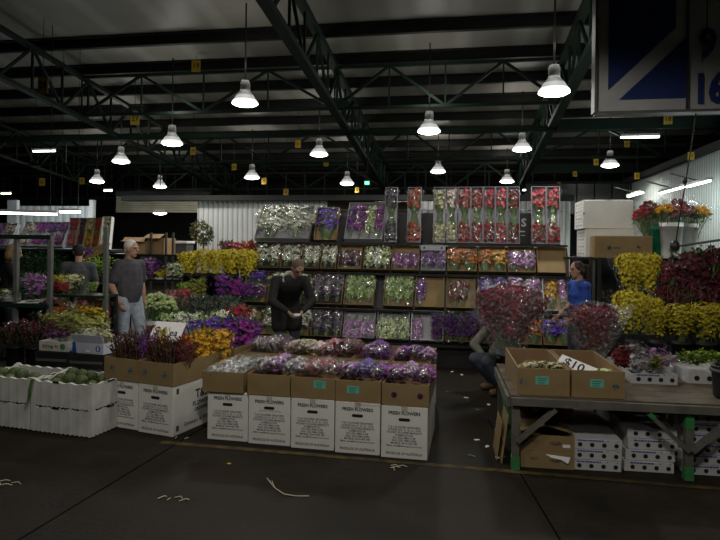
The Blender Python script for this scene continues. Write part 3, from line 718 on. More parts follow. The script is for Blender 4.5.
# third tier
slope_tray(245, 268, T3, .5, 'kraft', 'brown tray of violet and white bouquets beside the bending man', [('carn', 'violet', .5, .95, .5, 1, 'upper'), ('carn', 'purple', .5, .95, .02, .52, 'lower')], '%s violet bouquet in the tray behind the bending man', G3)
slope_tray(269, 311, T3, .5, 'dark', 'dark tray of pale stems hidden behind the bending man', row(2, 'dense', 'limecream', .05, .95), 'pale lime bouquet in dark tray behind the bending man, %s', G3)
slope_tray(312, 344, T3, .5, 'dark', 'dark tray of blackish purple bouquets beside the bending man\'s shoulder', row(3, 'dense', 'darkpurple', .1, 1.0), 'blackish purple bouquet in tray by man\'s shoulder, %s', G3)
slope_tray(345, 375, T3, .5, 'kraft', 'brown tray of lime green bouquets, first of two green trays', row(3, 'dense', 'green', .04, 1.0), 'lime green bouquet in first of two green trays, %s', G3)
slope_tray(384, 414, T3, .5, 'kraft', 'brown tray of lime green bouquets, second of two green trays', row(3, 'dense', 'green', .02, 1.0), 'lime green bouquet in second of two green trays, %s', G3)
slope_tray(415, 445, T3, .5, 'kraft', 'mostly empty brown tray holding one purple bouquet', [('dense', 'purple', .17, .4, .05, .92, '')], 'single slim purple bouquet in the mostly empty brown tray', G3)
slope_tray(446, 476, T3, .5, 'kraft', 'brown tray with dark red bouquets beside the mostly empty tray', [('dense', 'darkred', .28, .46, .04, .86, MANS), ('dense', 'darkred', .58, .42, .1, .88, WOMS)], 'dark red bouquet in tray behind big red bouquets, %s', G3)
slope_tray(477, 507, T3, .5, 'kraft', 'brown tray of violet bouquets behind the big red bouquets', row(2, 'dense', 'violet', .2, .98), 'violet bouquet in tray behind big red bouquets, %s', G3)
slope_tray(508, 541, T3, .5, 'kraft', 'brown tray of mauve bouquets behind the big red bouquets', row(2, 'dense', 'mauve', .15, .98), 'mauve bouquet in tray behind big red bouquets, %s', G3)
slope_tray(542, 573, T3, .5, 'white_edge', 'white-rimmed tray beside the blue-shirted woman', [('carn', 'gold', .28, .4, .1, .85, 'orange-gold'), ('orchid', 'mauve', .68, .34, .1, .95, 'slim lavender')], '%s bouquet in the white-rimmed tray beside the woman', G3)
# lowest tier
slope_tray(243, 262, T4, .44, 'kraft', 'tall brown board tray with sparse white sprigs behind purple flowers', [('orchid', 'cream', .45, .7, .3, .95, '')], 'sparse white bouquet in the brown tray behind purple flowers', G4)
slope_tray(263, 311, T4, .44, 'kraft', 'brown tray of white bouquets hidden behind the bending man\'s legs', row(3, 'dense', 'white', .1, .95), 'white bouquet in tray behind bending man\'s legs, %s', G4)
slope_tray(312, 343, T4, .44, 'dark', 'dark tray of blackish purple bouquets, lower of two', row(3, 'dense', 'darkpurple', .0, 1), 'blackish purple bouquet in lower dark tray, %s', G4)
slope_tray(344, 376, T4, .44, 'grey', 'grey tray of mauve bouquets with heads hanging down', row(4, 'dense', 'mauve', .0, .8), 'mauve bouquet hanging heads down in grey tray, %s', G4, True)
slope_tray(377, 410, T4, .44, 'grey', 'grey tray of cream and lime bouquets with heads down', row(3, 'dense', 'limecream', .0, .95), 'cream lime bouquet hanging heads down in grey tray, %s', G4, True)
slope_tray(411, 444, T4, .44, 'white', 'pale tray with two slim magenta bouquets and a bare middle', [('dense', 'mauve', .17, .38, 0, .95, MANS), ('dense', 'magenta', .82, .38, 0, .95, WOMS)], 'slim magenta bouquet in pale tray with bare middle, %s', G4, True)
slope_tray(445, 477, T4, .44, 'kraft', 'brown tray of deep purple bouquets above the black plinth', row(4, 'dense', 'deeppurple', .1, 1.0), 'deep purple bouquet in tray above black plinth, %s', G4)
slope_tray(478, 507, T4, .44, 'kraft', 'brown tray of orange bouquets behind the crouching person', row(2, 'carn', 'orange', .05, .8), 'orange bouquet in tray behind crouching person, %s', G4)
slope_tray(508, 541, T4, .44, 'kraft', 'brown tray of dim orange bouquets under the big red bouquets', row(2, 'carn', ['orangered', 'orange'], .05, .8), 'dim orange bouquet under the big red bouquets, %s', G4)
slope_tray(542, 572, T4, .44, 'kraft', 'brown tray of violet bouquets below the white-rimmed tray', row(2, 'carn', 'violet', .05, .85), 'violet bouquet in tray below white-rimmed tray, %s', G4)
# extra purple heads leaning out over the lowest row
for i, px in enumerate((437, 449, 461, 473, 485)):
    p = at_y(px, 347, 8.3); p.z = .36
    bouquet('dense', 'deeppurple', (p.x, 8.31, .37), (0, -.06, 1), .40 + .03 * (i % 2), .19, 'purple bouquet leaning over the lowest tray, %s from the pale tray' % ('first', 'second', 'third', 'fourth', 'fifth')[i], 'purple bouquets leaning in front of the lowest row', True, cm=CELLOD)
# label plate above the grey purple tray
a = at_y(433, 247, 8.93); o = empty('shelf_label', (a.x, 8.93, 1.655), 0, 'pale blank label plate with two dark holes under the black shelf', 'label')
mb = MB(); mb.box((0, 0, .03), (.37, .012, .075)); mb.build('plate', M('label_plate', (.5, .5, .55), None, 4, .6), o)
mb = MB(); mb.disc((-.13, -.008, .03), .016); mb.disc((.13, -.008, .03), .016); mb.build('plate_hole', INK, o)
mb = MB(); mb.bar((0, .006, .06), (0, .03, .08), .3, .01); mb.build('clip', STEEL, o)

# ---- top shelf
ZS, YT = 1.752, 9.12
def top_tray(p0, p1, beta, L, color, label, Yb=YT, dep=.1, inner=None):
    up = Vector((0, math.sin(beta), math.cos(beta))); nr = Vector((0, -math.cos(beta), math.sin(beta)))
    Ym = Yb + math.sin(beta) * L / 2; xa, xb = at_y(p0, 215, Ym).x, at_y(p1, 215, Ym).x
    bl = Vector(((xa + xb) / 2, Yb + .06, ZS)); m1, m2 = TN[color]
    leaning_tray(bl, xb - xa, L, up, nr, dep, m1, label, 'trays leaning on the black top shelf', inner or m2)
    return bl, xb - xa, L, up, nr
GT = 'bouquets in the leaning trays on the top shelf'
B1 = math.radians(38)
q = top_tray(259, 312, B1, .71, 'grey', 'wide grey tray of white flowers at the top shelf end')
fill(*q, row(2, 'dense', 'white', .05, .92), 'white bouquet in the wide grey tray on top shelf, %s', GT)
mb = MB()
q = top_tray(316, 338, math.radians(25), .58, 'kraft', 'small brown tray of violet flowers on the top shelf')
fill(*q, [('carn', 'violet', .5, .98, .03, .98, '')], 'violet bouquet filling the small brown tray on top shelf', GT)
q = top_tray(347, 384, B1, .76, 'grey', 'grey tray of purple and white bouquets on the top shelf')
fill(*q, row(4, 'dense', ['purple', 'magenta', 'limecream', 'magenta'], .08, .97), 'bouquet in the grey purple and white top tray, %s', GT)
NAR = [(385, 397, 'darkpurple', 'dark purple', 'carn'), (407.5, 421, 'orangered', 'orange-red', 'carn'), (433.5, 445.5, 'cream', 'cream', 'carn'), (446.5, 457, 'cream', 'beige cream', 'carn'),
 (458, 470.5, 'red', 'bright red', 'carn'), (471, 483, 'red', 'second bright red', 'carn'), (483.5, 495, 'crimson', 'crimson', 'carn'), (495.5, 507, 'pinkred', 'pinkish red', 'carn'), (507.5, 519.5, 'darkred', 'dark red', 'carn'),
 (531.5, 546, 'red', 'red end', 'carn'), (546.5, 560, 'red', 'outermost red', 'carn')]
NREF = ['beside the grey purple tray', 'standing alone between black boards', 'first of the cream pair', 'second of the cream pair', 'next to the cream pair', 'second of the red row', 'third of the red row', 'fourth of the red row', 'beside the blackboard sign', 'beyond the blackboard sign', 'at the very end of the shelf']
CLINER = M('clear_tray_liner', (.42, .42, .47), (.3, .3, .34), 5, .35)
for (a, b, c, nm, kd), rf in zip(NAR, NREF):
    kr = nm in ('cream', 'beige cream', 'orange-red')
    beta = math.radians(9); L = .88
    q = top_tray(a, b, beta, L, 'grey', 'tall narrow tray of %s flowers, %s' % (nm.replace('second ', '').replace('outermost ', '').replace(' end', ''), rf), YT + .05, .09, CLINER)
    bl, w, L, up, nr = q
    for v0, v1, ph, fl in ((.47, .98, 'upper', False), (.02, .53, 'lower', True)):
        base = bl + nr * .045; cc = c if not (nm == 'beige cream' and not fl) else 'blush'
        if fl: bq, d = base + up * v1 * L, -up
        else: bq, d = base + up * v0 * L, up
        bouquet(kd, cc, bq, d, (v1 - v0) * L * .95, w * 1.0, '%s bouquet of the tall narrow tray %s' % (ph, rf), GT, True, nr, .6, cm=CELLOD)
# black boards on the shelf
for (a, b, lab) in ((398, 407, 'plain black board between the dark purple and orange-red trays'), (421.5, 433, 'plain black board between the orange-red and cream trays')):
    xa, xb = at_y(a, 225, 9.4).x, at_y(b, 225, 9.4).x; o = empty('shelf_board', ((xa + xb) / 2, 9.4, ZS), 0, lab, 'board')
    mb = MB(); mb.box((0, 0, .24), (xb - xa, .02, .48)); mb.build('board_panel', BLACK, o, bevel=.004)
    mb = MB(); mb.bar((0, .01, .3), (0, .12, 0), .03, .02); mb.build('board_prop', BLACK, o)
xa, xb = at_y(519.5, 225, 9.3).x, at_y(532, 225, 9.3).x; o = empty('blackboard_sign', ((xa + xb) / 2, 9.32, ZS), 0, 'small black sign with white letters among the red trays', 'sign')
mb = MB(); mb.box((0, 0, .24), (xb - xa + .1, .02, .48)); mb.build('board_panel', BLACK, o, bevel=.004)
mb = MB(); mb.text(text_mesh('S', 'CENTER', .03), (-.03, -.013, .33), .17); mb.box((-.05, -.013, .2), (.08, .003, .02)); mb.box((-.04, -.013, .14), (.06, .003, .012)); mb.build('lettering', GREYB, o)
mb = MB(); mb.bar((0, .01, .3), (0, .12, 0), .03, .02); mb.build('board_prop', BLACK, o)
# ------------------------------------------------------------------ printed cartons and cardboard trays
CW, CH, CDp = .385, .42, .88
LINES = ['T & S FLOWER GROWERS', 'STAND NO. 9, 16, 21, 27-8', 'SYDNEY FLOWER MARKETS', 'FLEMINGTON', 'PH: (02) 9884 2198', 'FAX: (02) 9884 2098', 'MOBILE: 0414 405 787', 'EMAIL: sales@tsflowergrowers.com.au']
def carton_meshes(w, d, h, side=False):
    mb = MB(); mb.box((0, d / 2, h / 2), (w, d, h)); body = mb.mesh('carton_body', [WHITE])
    mb = MB(); s = w / .385
    mb.text(text_mesh('FRESH FLOWERS', 'CENTER', .035), (0, -.0015, h * .865), .0385 * s, 0, .93)
    for i, t in enumerate(LINES):
        me = text_mesh(t, 'CENTER', .012); mb.text(me, (0, -.0015, h * (.60 - .051 * i)), .0235 * s if i < 7 else .0185 * s)
    mb.text(text_mesh('PRODUCE OF AUSTRALIA', 'CENTER', .016), (0, -.0015, h * .095), .029 * s, 0, .9)
    let = mb.mesh('lettering', [INK])
    mb = MB(); rrect(mb, (0, h * .745), w * .25, h * .06, -.0015); hole = mb.mesh('handle_hole', [BLACK])
    mb = MB(); mb.box((0, d / 2, h + .001), (.05, d - .02, .002)); mb.box((0, -.0012, h - .02), (.05, .002, .04)); tape = mb.mesh('tape_strip', [M('clear_brown_tape', (.5, .46, .38), None, 5, .3)])
    return body, let, hole, tape
CM = carton_meshes(CW, CDp, CH)
def carton(loc, ang, label, group, meshes=CM, note=None):
    o = empty('flower_carton', loc, ang, label, 'box', group)
    body, let, hole, tape = meshes
    b = put('carton_body', body, o, bevel=.006); put('lettering', let, o); put('handle_hole', hole, o); put('tape_strip', tape, o)
    if note:
        mb = MB(); g = random.Random(note)
        for k in range(14): mb.box((note * .02 - .1 + k * .014, -.0017, CH * (.69 if note < 4 else .965) + g.uniform(-.003, .003)), (.009, .001, g.uniform(.006, .016)))
        mb.build('faded_handwriting', REDINK, o)
    return o
KT = {}
def card_tray(loc, ang, w, d, h, label, group, holes=None, sticker=None, tilt=0., name='cardboard_tray', mats=(KRAFT, KRAFTD), hmat=BLACK, hr=.024):
    o = empty(name, loc, ang, label, 'box', group)
    key = (round(w, 3), round(d, 3), round(h, 3), mats[0].name)
    if key not in KT:
        mb = MB(); t = .007
        for sy in (0, 1):
            y = t / 2 if sy == 0 else d - t / 2
            mb.box((0, y, h / 2), (w, t, h))
        for sx in (-1, 1): mb.box((sx * (w / 2 - t / 2), d / 2, h / 2), (t, d - 2 * t, h))
        mb.box((0, d / 2, t / 2), (w - 2 * t, d - 2 * t, t), 1)
        for sx in (-1, 1): mb.box((sx * (w / 2 - t * 1.6), d / 2, h / 2 - .002), (t * .9, d - 2.2 * t, h - .006), 1)
        mb.box((0, d - t * 1.6, h / 2 - .002), (w - 4 * t, t * .9, h - .006), 1); mb.box((0, t * 1.6, h / 2 - .002), (w - 4 * t, t * .9, h - .006), 1)
        KT[key] = mb.mesh('tray_body', list(mats))
    put('tray_body', KT[key], o)
    for x, z in holes or ():
        mb = MB(); mb.disc((x, -.002, z), hr); mb.build('side_hole', hmat, o)
    if sticker:
        x, z = sticker; s = MB(); s.box((x, -.002, z), (.1, .003, .062)); so = s.build('price_sticker', TEAL, o, rz=0)
        s = MB()
        for k in range(3): s.box((x + (-.005 if k else 0), -.0042, z + .016 - k * .017), (.07 - .012 * k, .001, .006))
        s.build('sticker_print', M('sticker_ink', (.03, .16, .14), None, 30, .7), so)
    return o
# ---- centre row
A, B = at_z(207, 438.5, 0), at_z(428, 461.5, 0)
ANG = math.atan2(B.y - A.y, B.x - A.x); ex = Vector((math.cos(ANG), math.sin(ANG), 0)); ey = Vector((-ex.y, ex.x, 0))
step = (B - A).length / 5; CWc = step - .014
ANG = math.radians(-1.5); ey = Vector((-math.sin(ANG), math.cos(ANG), 0))
CMc = carton_meshes(CWc, CDp, CH)
WHICH = ['at the end beside the side-printed carton', 'second from the side-printed one', 'middle one of five', 'fourth of five, red scribble along its top', 'at the end towards the timber table']
DESC = ['printed white flower carton in the front row, %s' % w for w in WHICH]
def rowp(x, y, z): return A + ex * x + ey * y + UP * z
for i in range(5):
    carton(rowp(step * (i + .5), 0, 0), ANG, DESC[i], 'printed white flower cartons', CMc, {1: 1, 3: 5}.get(i))
    if i in (0, 3, 4): carton(rowp(step * (i + .5) - .05, CDp + .03, 0), ANG, 'white flower carton behind the front row, %s' % {0: 'near the side-printed carton', 3: 'second from the table side', 4: 'towards the timber table'}[i], 'printed white flower cartons', CMc)
    else: carton(rowp(step * (i + .5) - .05, CDp + .03, 0), ANG, 'white flower carton behind the front row, %s' % {1: 'below the blush bouquets', 2: 'below the dusky pink bouquets'}[i], 'printed white flower cartons', CMc)
GK, GB = 'brown cardboard trays on the white cartons', 'bouquets in the brown trays on the white cartons'
kh = .175
FR = [('front brown tray of shiny green wrapped sprays', None, None), ('front brown tray of silvery plastic-wrapped bouquets', None, None), ('front brown tray of red bouquets with teal sticker', None, (.06, .12)),
      ('front brown tray of violet bouquets with teal sticker', None, (-.04, .10)), ('front brown tray of magenta bouquets with two round holes', [(-.09, .085), (.12, .085)], None)]
wob = [(-.035, -.03, .02), (-.006, -.01, 0), (0, 0, 0), (0, .005, -.005), (.005, 0, 0)]
for i, (lab, ho, stk) in enumerate(FR):
    dx, dy, da = wob[i]
    card_tray(rowp(step * (i + .5) + dx, dy, CH + .003), ANG + da, CWc + (.004 if i else .0), .86, kh, lab, GK, ho, stk, hmat=M('purple_in_hole', (.07, .015, .07), (.02, .01, .02), 60, .7))
BK = ['back brown tray of plum bouquets near the bending man', 'back brown tray of blush cream bouquets', 'back brown tray of dusky pink bouquets', 'back brown tray with one purple bouquet', 'back brown tray of magenta bouquets']
for i, lab in enumerate(BK):
    card_tray(rowp(step * (i + .5) - .05, CDp + .035, CH + .003), ANG, CWc, .86, kh, lab, GK)
def trayfill(i, back, kind, col, n, ref, L=.70, el=.10, cm=CELLOF, rise=.12, y0=.80, W=None, cols=None, spread=0.):
    for k in range(n):
        y = (CDp + .035 if back else 0) + y0; fx = (k + .5) / n
        W_ = W or CWc / n * 1.25
        b = rowp(step * i + .02 + CWc * fx + (wob[i][0] if not back else -.05), y - (.04 * (k % 2)), CH + rise + .03 * (k % 2) + .03)
        c = cols[k] if cols else col
        d = -ey * math.cos(el) + UP * math.sin(el) + ex * spread * (fx - .5)
        nm = {1: '', 2: ('nearer the foam boxes', 'nearer the timber table')[k] if n == 2 else '', 3: ('first of three', 'middle of three', 'last of three')[k] if n == 3 else ''}[n]
        bouquet(kind, c, b, d, L, W_, (ref % nm) if '%s' in ref else ref, GB, True, UP, .8, cm=cm, wide='wrap')
# tray 1: leafy green bundles pointing to the camera corner
for k in range(4):
    b = rowp(step * 0 + .30 - .07 * k + .05, .80 - .02 * k, CH + .16 + .02 * (k % 2)); d = (-ey * .93 - ex * .16 + UP * (-.03))
    bouquet('leaf', 'greyleaf', b, d, .72, .15, 'shiny wrapped dark green spray in the end tray, %s from the silvery tray' % ('first', 'second', 'third', 'fourth')[k], GB, True, UP, .75, cm=CELLOF, wide='wrap')
trayfill(1, False, 'carn', 'silver', 3, 'silvery plastic-wrapped bouquet in the front tray, %s', cols=['silver', 'mauve', 'silver'])
trayfill(2, False, 'fuzzy', 'crimson', 3, 'red bouquet in the front tray with a teal sticker, %s', cols=['crimson', 'pinkred', 'wine'], L=.72)
trayfill(3, False, 'carn', 'violet', 3, 'violet bouquet in the front tray with a teal sticker, %s', cols=['mauve', 'violet', 'purple'])
trayfill(4, False, 'carn', 'magenta', 3, 'magenta bouquet in the front tray with round holes, %s', cols=['magenta', 'mauve', 'magenta'])
trayfill(0, True, 'fuzzy', 'plum', 2, 'plum bouquet in the back tray near bending man, %s')
trayfill(1, True, 'carn', 'blush', 3, 'blush cream bouquet in the back tray, %s', cols=['blush', 'cream', 'blush'])
trayfill(2, True, 'carn', 'pink', 2, 'dusky pink bouquet in the back tray, %s', cols=['pink', 'wine'])
trayfill(3, True, 'carn', 'purple', 1, 'lone purple bouquet in the back tray', W=.25)
trayfill(4, True, 'carn', 'magenta', 3, 'magenta bouquet in the back tray, %s', cols=['magenta', 'purple', 'mauve'])

# ---- the two printed cartons near the foam boxes
PB = at_z(172.5, 437.5, 0); ANG2 = math.radians(-13); fx2 = Vector((math.cos(ANG2), math.sin(ANG2), 0)); fy2 = Vector((-fx2.y, fx2.x, 0))
CM2 = carton_meshes(.39, .86, .44); W2 = .39
def leftp(x, y, z): return PB + fx2 * x + fy2 * y + UP * z
o = carton(leftp(-W2 / 2, 0, 0), ANG2, 'printed white carton with lettering on its long side too, beside the dark gap', 'printed white flower cartons', CM2)
mb = MB()
for (t, y, z, s) in (('T&S', .40, .31, .11), ('FLOWERS', .40, .225, .06), ('GROWERS', .40, .17, .045)):
    me = text_mesh(t, 'CENTER', .03); b = len(mb.v)
    for v in me.vertices: mb.v.append((W2 / 2 + .0015, y + v.co.x * s, z + v.co.y * s))
    for p in me.polygons: mb.f.append(tuple(b + i for i in p.vertices)); mb.m.append(0)
me = text_mesh('Growers & Wholesalers', 'CENTER', .01); b = len(mb.v)
for v in me.vertices: mb.v.append((W2 / 2 + .0015, .42 + v.co.x * .055, .07 + v.co.y * .055))
for p in me.polygons: mb.f.append(tuple(b + i for i in p.vertices)); mb.m.append(0)
for z in (.39, .06):
    for k in range(3): mb.box((W2 / 2 + .0008, .05 + k * .012, z), (.0015, .008, .05))
mb.build('side_lettering', INK, o)
carton(leftp(-W2 * 1.5 - .02, .02, 0), ANG2, 'printed white carton half hidden behind the white foam boxes', 'printed white flower cartons', CM2)
carton(leftp(-W2 / 2, .9, 0), ANG2, 'white carton behind the side-printed carton, mostly in shadow', 'printed white flower cartons', CM2)
carton(leftp(-W2 * 1.5 - .02, .92, 0), ANG2, 'white carton hidden behind the half hidden carton by the foam boxes', 'printed white flower cartons', CM2)
HM = M('dark_hole', (.05, .05, .05), (.2, .2, .2), 40, .6)
LT = [(0, .01, 'brown tray with two holes holding burgundy spikes and gold flowers'), (1, .0, 'brown tray with two holes holding burgundy spikes beside the foam boxes')]
for k, (i, dy, lab) in enumerate(LT):
    card_tray(leftp(-W2 / 2 - i * (W2 + .02), dy + .02 * i - .015, .443), ANG2, .40, .87, .2, lab, 'brown cardboard trays on the white cartons', [(-.12, .1), (.1, .1)] if i == 0 else [(-.1, .1), (.11, .1)], hmat=HM, hr=.03)
    card_tray(leftp(-W2 / 2 - i * (W2 + .02), .91 + .02 * i, .443), ANG2, .40, .85, .2, ['brown tray of magenta bouquets behind the price sign tray', 'brown tray of violet bouquets behind the burgundy spikes'][k], 'brown cardboard trays on the white cartons')
GL = 'upright bouquets in the trays near the foam boxes'
def up_b(kind, col, x, y, L, W, lab, dx=0, dy=0, sl=False, z=.45):
    b = leftp(x, y, z); bouquet(kind, col, b, UP + fx2 * dx + fy2 * dy, L, W, lab, GL, sl, -fy2, 1.0)
up_b('spike', 'burgundy', -.28, .16, .35, .22, 'burgundy spiky bouquet in front of the price sign, outer one', -.12)
up_b('spike', 'burgundy', -.16, .14, .38, .24, 'burgundy spiky bouquet in front of the price sign, tallest one', .0)
up_b('spike', 'wine', -.07, .2, .34, .2, 'wine red spiky bouquet near the gold flowers', .12)
up_b('fuzzy', 'yellow', -.34, .3, .44, .16, 'small yellow bouquet between two clumps of burgundy spikes', -.1)
up_b('dense', 'gold', -.12, .5, .42, .26, 'golden bouquet behind the wine red spikes', .05)
up_b('dense', 'gold', .02 - .08, .72, .40, .26, 'golden bouquet nearest the shiny green sprays', .12)
up_b('dense', 'gold', -.24, .72, .42, .24, 'golden bouquet behind the white price sign', 0)
up_b('dense', 'orange', -.30, .52, .38, .2, 'orange bouquet hidden under the price sign', 0)
for j, (x, y, c, l) in enumerate(((-.36, 1.08, 'violet', 'violet bouquet behind the golden flowers, beside the price sign'), (-.2, 1.1, 'purple', 'purple bouquet behind the golden flowers, middle of the row'), (-.14, 1.25, 'magenta', 'magenta bouquet above the shiny green sprays'), (-.24, 1.36, 'purple', 'purple bouquet in front of the white flower row'), (-.36, 1.3, 'violet', 'violet bouquet in front of the white roses'), (-.16, 1.42, 'purple', 'purple bouquet at the far corner of the tray'), (-.28, 1.48, 'crimson', 'crimson bouquet rising among the purple ones'))):
    up_b('dense', c, x, y, .46 if c != 'crimson' else .56, .28, l, .08 * (j % 3 - 1))
xo = -W2 - .02
up_b('spike', 'burgundy', xo - .3, .18, .36, .24, 'burgundy spiky bouquet beside the white foam boxes', -.1); up_b('spike', 'burgundy', xo - .18, .22, .37, .24, 'burgundy spiky bouquet in the half hidden carton\'s tray, middle clump', 0)
up_b('fuzzy', 'purple', xo - .07, .2, .42, .2, 'purple bouquet beside the small yellow bouquet', .05); up_b('spike', 'wine', xo - .2, .5, .40, .28, 'wine red spikes behind the half hidden carton\'s front clumps', 0)
up_b('fuzzy', 'magenta', xo - .1, .62, .44, .24, 'magenta bouquet below the white-haired man\'s hand', 0)
for j in range(3): up_b('fuzzy', ('violet', 'gold', 'purple')[j], xo - .28 + .14 * j, 1.2 + .1 * j, .42, .24, '%s bouquet in the back tray below the white-haired man' % ('violet', 'gold', 'purple')[j], 0)
# price sign lying on the flowers
q = leftp(-.40, .38, .85); o = empty('price_sign', q, ANG2 + .1, 'white handwritten price sign propped on the golden flowers', 'sign')
SR = Matrix.Rotation(math.radians(-38), 3, 'X')
mb = MB(); mb.box((0, 0, .0), (.34, .004, .22), 0, SR); mb.build('sign_card', PAPER, o)
mb = MB(); b = 0
for t, dx, dz, s in (('$4', -.08, .0, .13), ('ea', .08, -.01, .1)):
    me = text_mesh(t, 'CENTER', .015); b = len(mb.v)
    for v in me.vertices: mb.v.append(tuple(SR @ Vector((dx + v.co.x * s, -.004, dz + v.co.y * s))))
    for p in me.polygons: mb.f.append(tuple(b + i for i in p.vertices)); mb.m.append(0)
mb.build('handwriting', INK, o)
mb = MB(); mb.tube([(0, .02, -.05), (0, .05, -.38)], .006, 5); mb.build('sign_stick', WOOD, o)

# ---- white foam boxes
def foam_mesh(w, d, h, seed):
    mb = MB(); t = .03; g = random.Random(seed)
    def wall(x0, y0, x1, y1, nx, ny):
        n = max(6, int(math.hypot(x1 - x0, y1 - y0) / .02)); L = math.hypot(x1 - x0, y1 - y0); rows = []
        for i in range(n + 1):
            s = i / n; x, y = x0 + (x1 - x0) * s, y0 + (y1 - y0) * s; q = s * L
            edge = max(0, 1 - min(q, L - q) / .08)
            zt = h - .012 + .006 * math.sin(q * 2 * PI / .13) + .02 * edge
            zb = .007 + .006 * math.sin(q * 2 * PI / .05)
            rib = .0012 * (1 if math.sin(q * 2 * PI / .1) > .2 else -1)
            rows.append([(x + nx * rib, y + ny * rib, zb), (x + nx * rib, y + ny * rib, zt * .9), (x, y, zt), (x - nx * t, y - ny * t, zt), (x - nx * t, y - ny * t, .03)])
        for i in range(n):
            for j in range(4): mb.quad([rows[i][j], rows[i + 1][j], rows[i + 1][j + 1], rows[i][j + 1]])
        mb.quad(rows[0]); mb.quad(rows[-1][::-1])
    a, b = w / 2, d
    wall(-a, 0, a, 0, 0, -1); wall(a, 0, a, b, 1, 0); wall(a, b, -a, b, 0, 1); wall(-a, b, -a, 0, -1, 0)
    mb.box((0, d / 2, .025), (w - 2 * t, d - 2 * t, .02))
    return mb.mesh('box_shell', [FOAM])
PC = at_z(91, 438.5, 0); ANG3 = math.radians(-7); gx = Vector((math.cos(ANG3), math.sin(ANG3), 0)); gy = Vector((-gx.y, gx.x, 0))
FW_, FD_, FH_ = .66, .5, .235
fm = foam_mesh(FW_, FD_, FH_, 3)
def foamp(x, y, z): return PC + gx * x + gy * y + UP * z
for i in range(2):
    for j in range(2):
        o = empty('foam_box', foamp(-FW_ / 2 - i * (FW_ + .015), .0 + .01 * i, j * (FH_ - .004) + .001), ANG3, 'white foam box %s, %s' % (('on top', 'on the floor')[1 - j], ('beside the printed cartons', 'farther from the printed cartons')[i]), 'box', 'white foam boxes stacked in pairs')
        put('box_shell', fm, o, bevel=0)
        mb = MB()
        for hx in (-.05,): rrect(mb, (hx, FH_ - .008), .07, .016, -.0055)
        b = len(mb.v); mb.quad([(FW_ / 2 + .006, .2, FH_ - .02), (FW_ / 2 + .006, .28, FH_ - .02), (FW_ / 2 + .006, .29, FH_ - .005), (FW_ / 2 + .006, .19, FH_ - .005)])
        mb.build('grip_slots', BLACK, o)
# rounded green heads in the foam boxes
def pod_mesh(seed):
    mb = MB(); g = random.Random(seed); r = .055
    mb.ball((0, 0, r), (r * .85, r * .85, r * .9), 10, 7)
    for ringi in range(6):
        p = .25 + ringi * .42; n = 5 + int(7 * math.sin(p))
        for k in range(n):
            a = 2 * PI * k / n + ringi * .5; d = Vector((math.sin(p) * math.cos(a), math.sin(p) * math.sin(a), math.cos(p))); tg = Vector((math.cos(p) * math.cos(a), math.cos(p) * math.sin(a), -math.sin(p)))
            s = d.cross(tg); c = d * r * .92 + Vector((0, 0, r))
            mb.quad([c + tg * .02, c + s * .017 + d * .006, c - tg * .022 + d * .012, c - s * .017 + d * .006])
    return mb.mesh('green_head', [M('green_head_skin', (.13, .17, .07), (.07, .1, .04), 18, .7)])
pm = [pod_mesh(i) for i in range(3)]
g = random.Random(4); n = 0
for i in range(2):
    for k in range(14 if i == 0 else 9):
        cx = -FW_ * i - .015 * i - FW_ / 2; x = cx + (-.25 + .125 * (k % 5)) + g.uniform(-.015, .015); y = .09 + .155 * (k // 5) + g.uniform(-.01, .01)
        if i == 0 and k in (3, 2): continue
        full = .0 if (k % 5) < 3 else -.03
        p = foamp(x, y, FH_ * 2 - .118 + full + .012 * (k // 5)); o = put('green_flower_head', pm[n % 3], None, p, g.uniform(0, 6)); s = g.uniform(.95, 1.15); o.scale = (s, s, s * .95)
        cols_ = ('first', 'second', 'third', 'fourth', 'fifth')[k % 5]; rw = ('front', 'middle', 'back')[k // 5]
        tag(o, 'knobbly green head in foam box %s cartons, %s row, %s along' % (('beside', 'farther from')[i], rw, cols_), 'flower head', 'green flower heads in the foam boxes'); n += 1
mb = MB(); pts = [foamp(-.62, .05, .455), foamp(-.625, -.02, .47), foamp(-.64, -.028, .40), foamp(-.66, -.02, .3), foamp(-.70, -.03, .2)]
for i in range(len(pts) - 1):
    wa, wb = (.012, .016, .017, .014, .002)[i], (.012, .016, .017, .014, .002)[i + 1]
    mb.quad([pts[i] - gx * wa, pts[i + 1] - gx * wb, pts[i + 1] + gx * wb, pts[i] + gx * wa])
tag(mb.build('leaf_blade', LEAFM), 'long green leaf hanging over the side of the foam boxes', 'leaf')

# ---- flat printed trays behind the foam boxes
p = at_d(47, 398, 6.0); BASEZ = .46
def stand_crate(loc, ang, w, d, h, label):
    o = empty('black_crate', loc, ang, label, 'crate', 'black crates under the trays'); mb = MB(); open_box(mb, w, d, h, .015)
    mb.box((0, 0, h - .01), (w - .03, d - .03, .012)); mb.build('crate_body', BLACK, o)
    mb = MB()
    for k in range(4): mb.box((0, -d / 2 - .004, h * (.2 + .2 * k)), (w * .9, .008, h * .06))
    mb.build('crate_slats', DARKG, o); return o
q = at_y(48, 380, 5.95); stand_crate((q.x, 6.25, 0), 0, .42, .5, .46, 'black crate carrying the white tray with green logo')
q2 = at_y(83, 380, 5.9); stand_crate((q2.x, 6.2, 0), 0, .44, .5, .46, 'black crate carrying the white and blue flower tray')
o = empty('fruit_tray', (q.x, 6.03, .463), math.radians(-4), 'flat white tray with green logo and reddish print', 'box'); w = .38
mb = MB(); open_box(mb, w, .4, .11, .008); [None for _ in ()]; b = mb.build('tray_body', M('worn_white_board', (.5, .5, .45), (.4, .4, .36), 5, .7), o); b.location = (0, .2, 0)
mb = MB(); mb.disc((.125, -.003, .055), .036); mb.disc((-.02, -.003, .045), .02); mb.build('green_logo', M('logo_green', (.05, .2, .06), None, 30, .7), o)
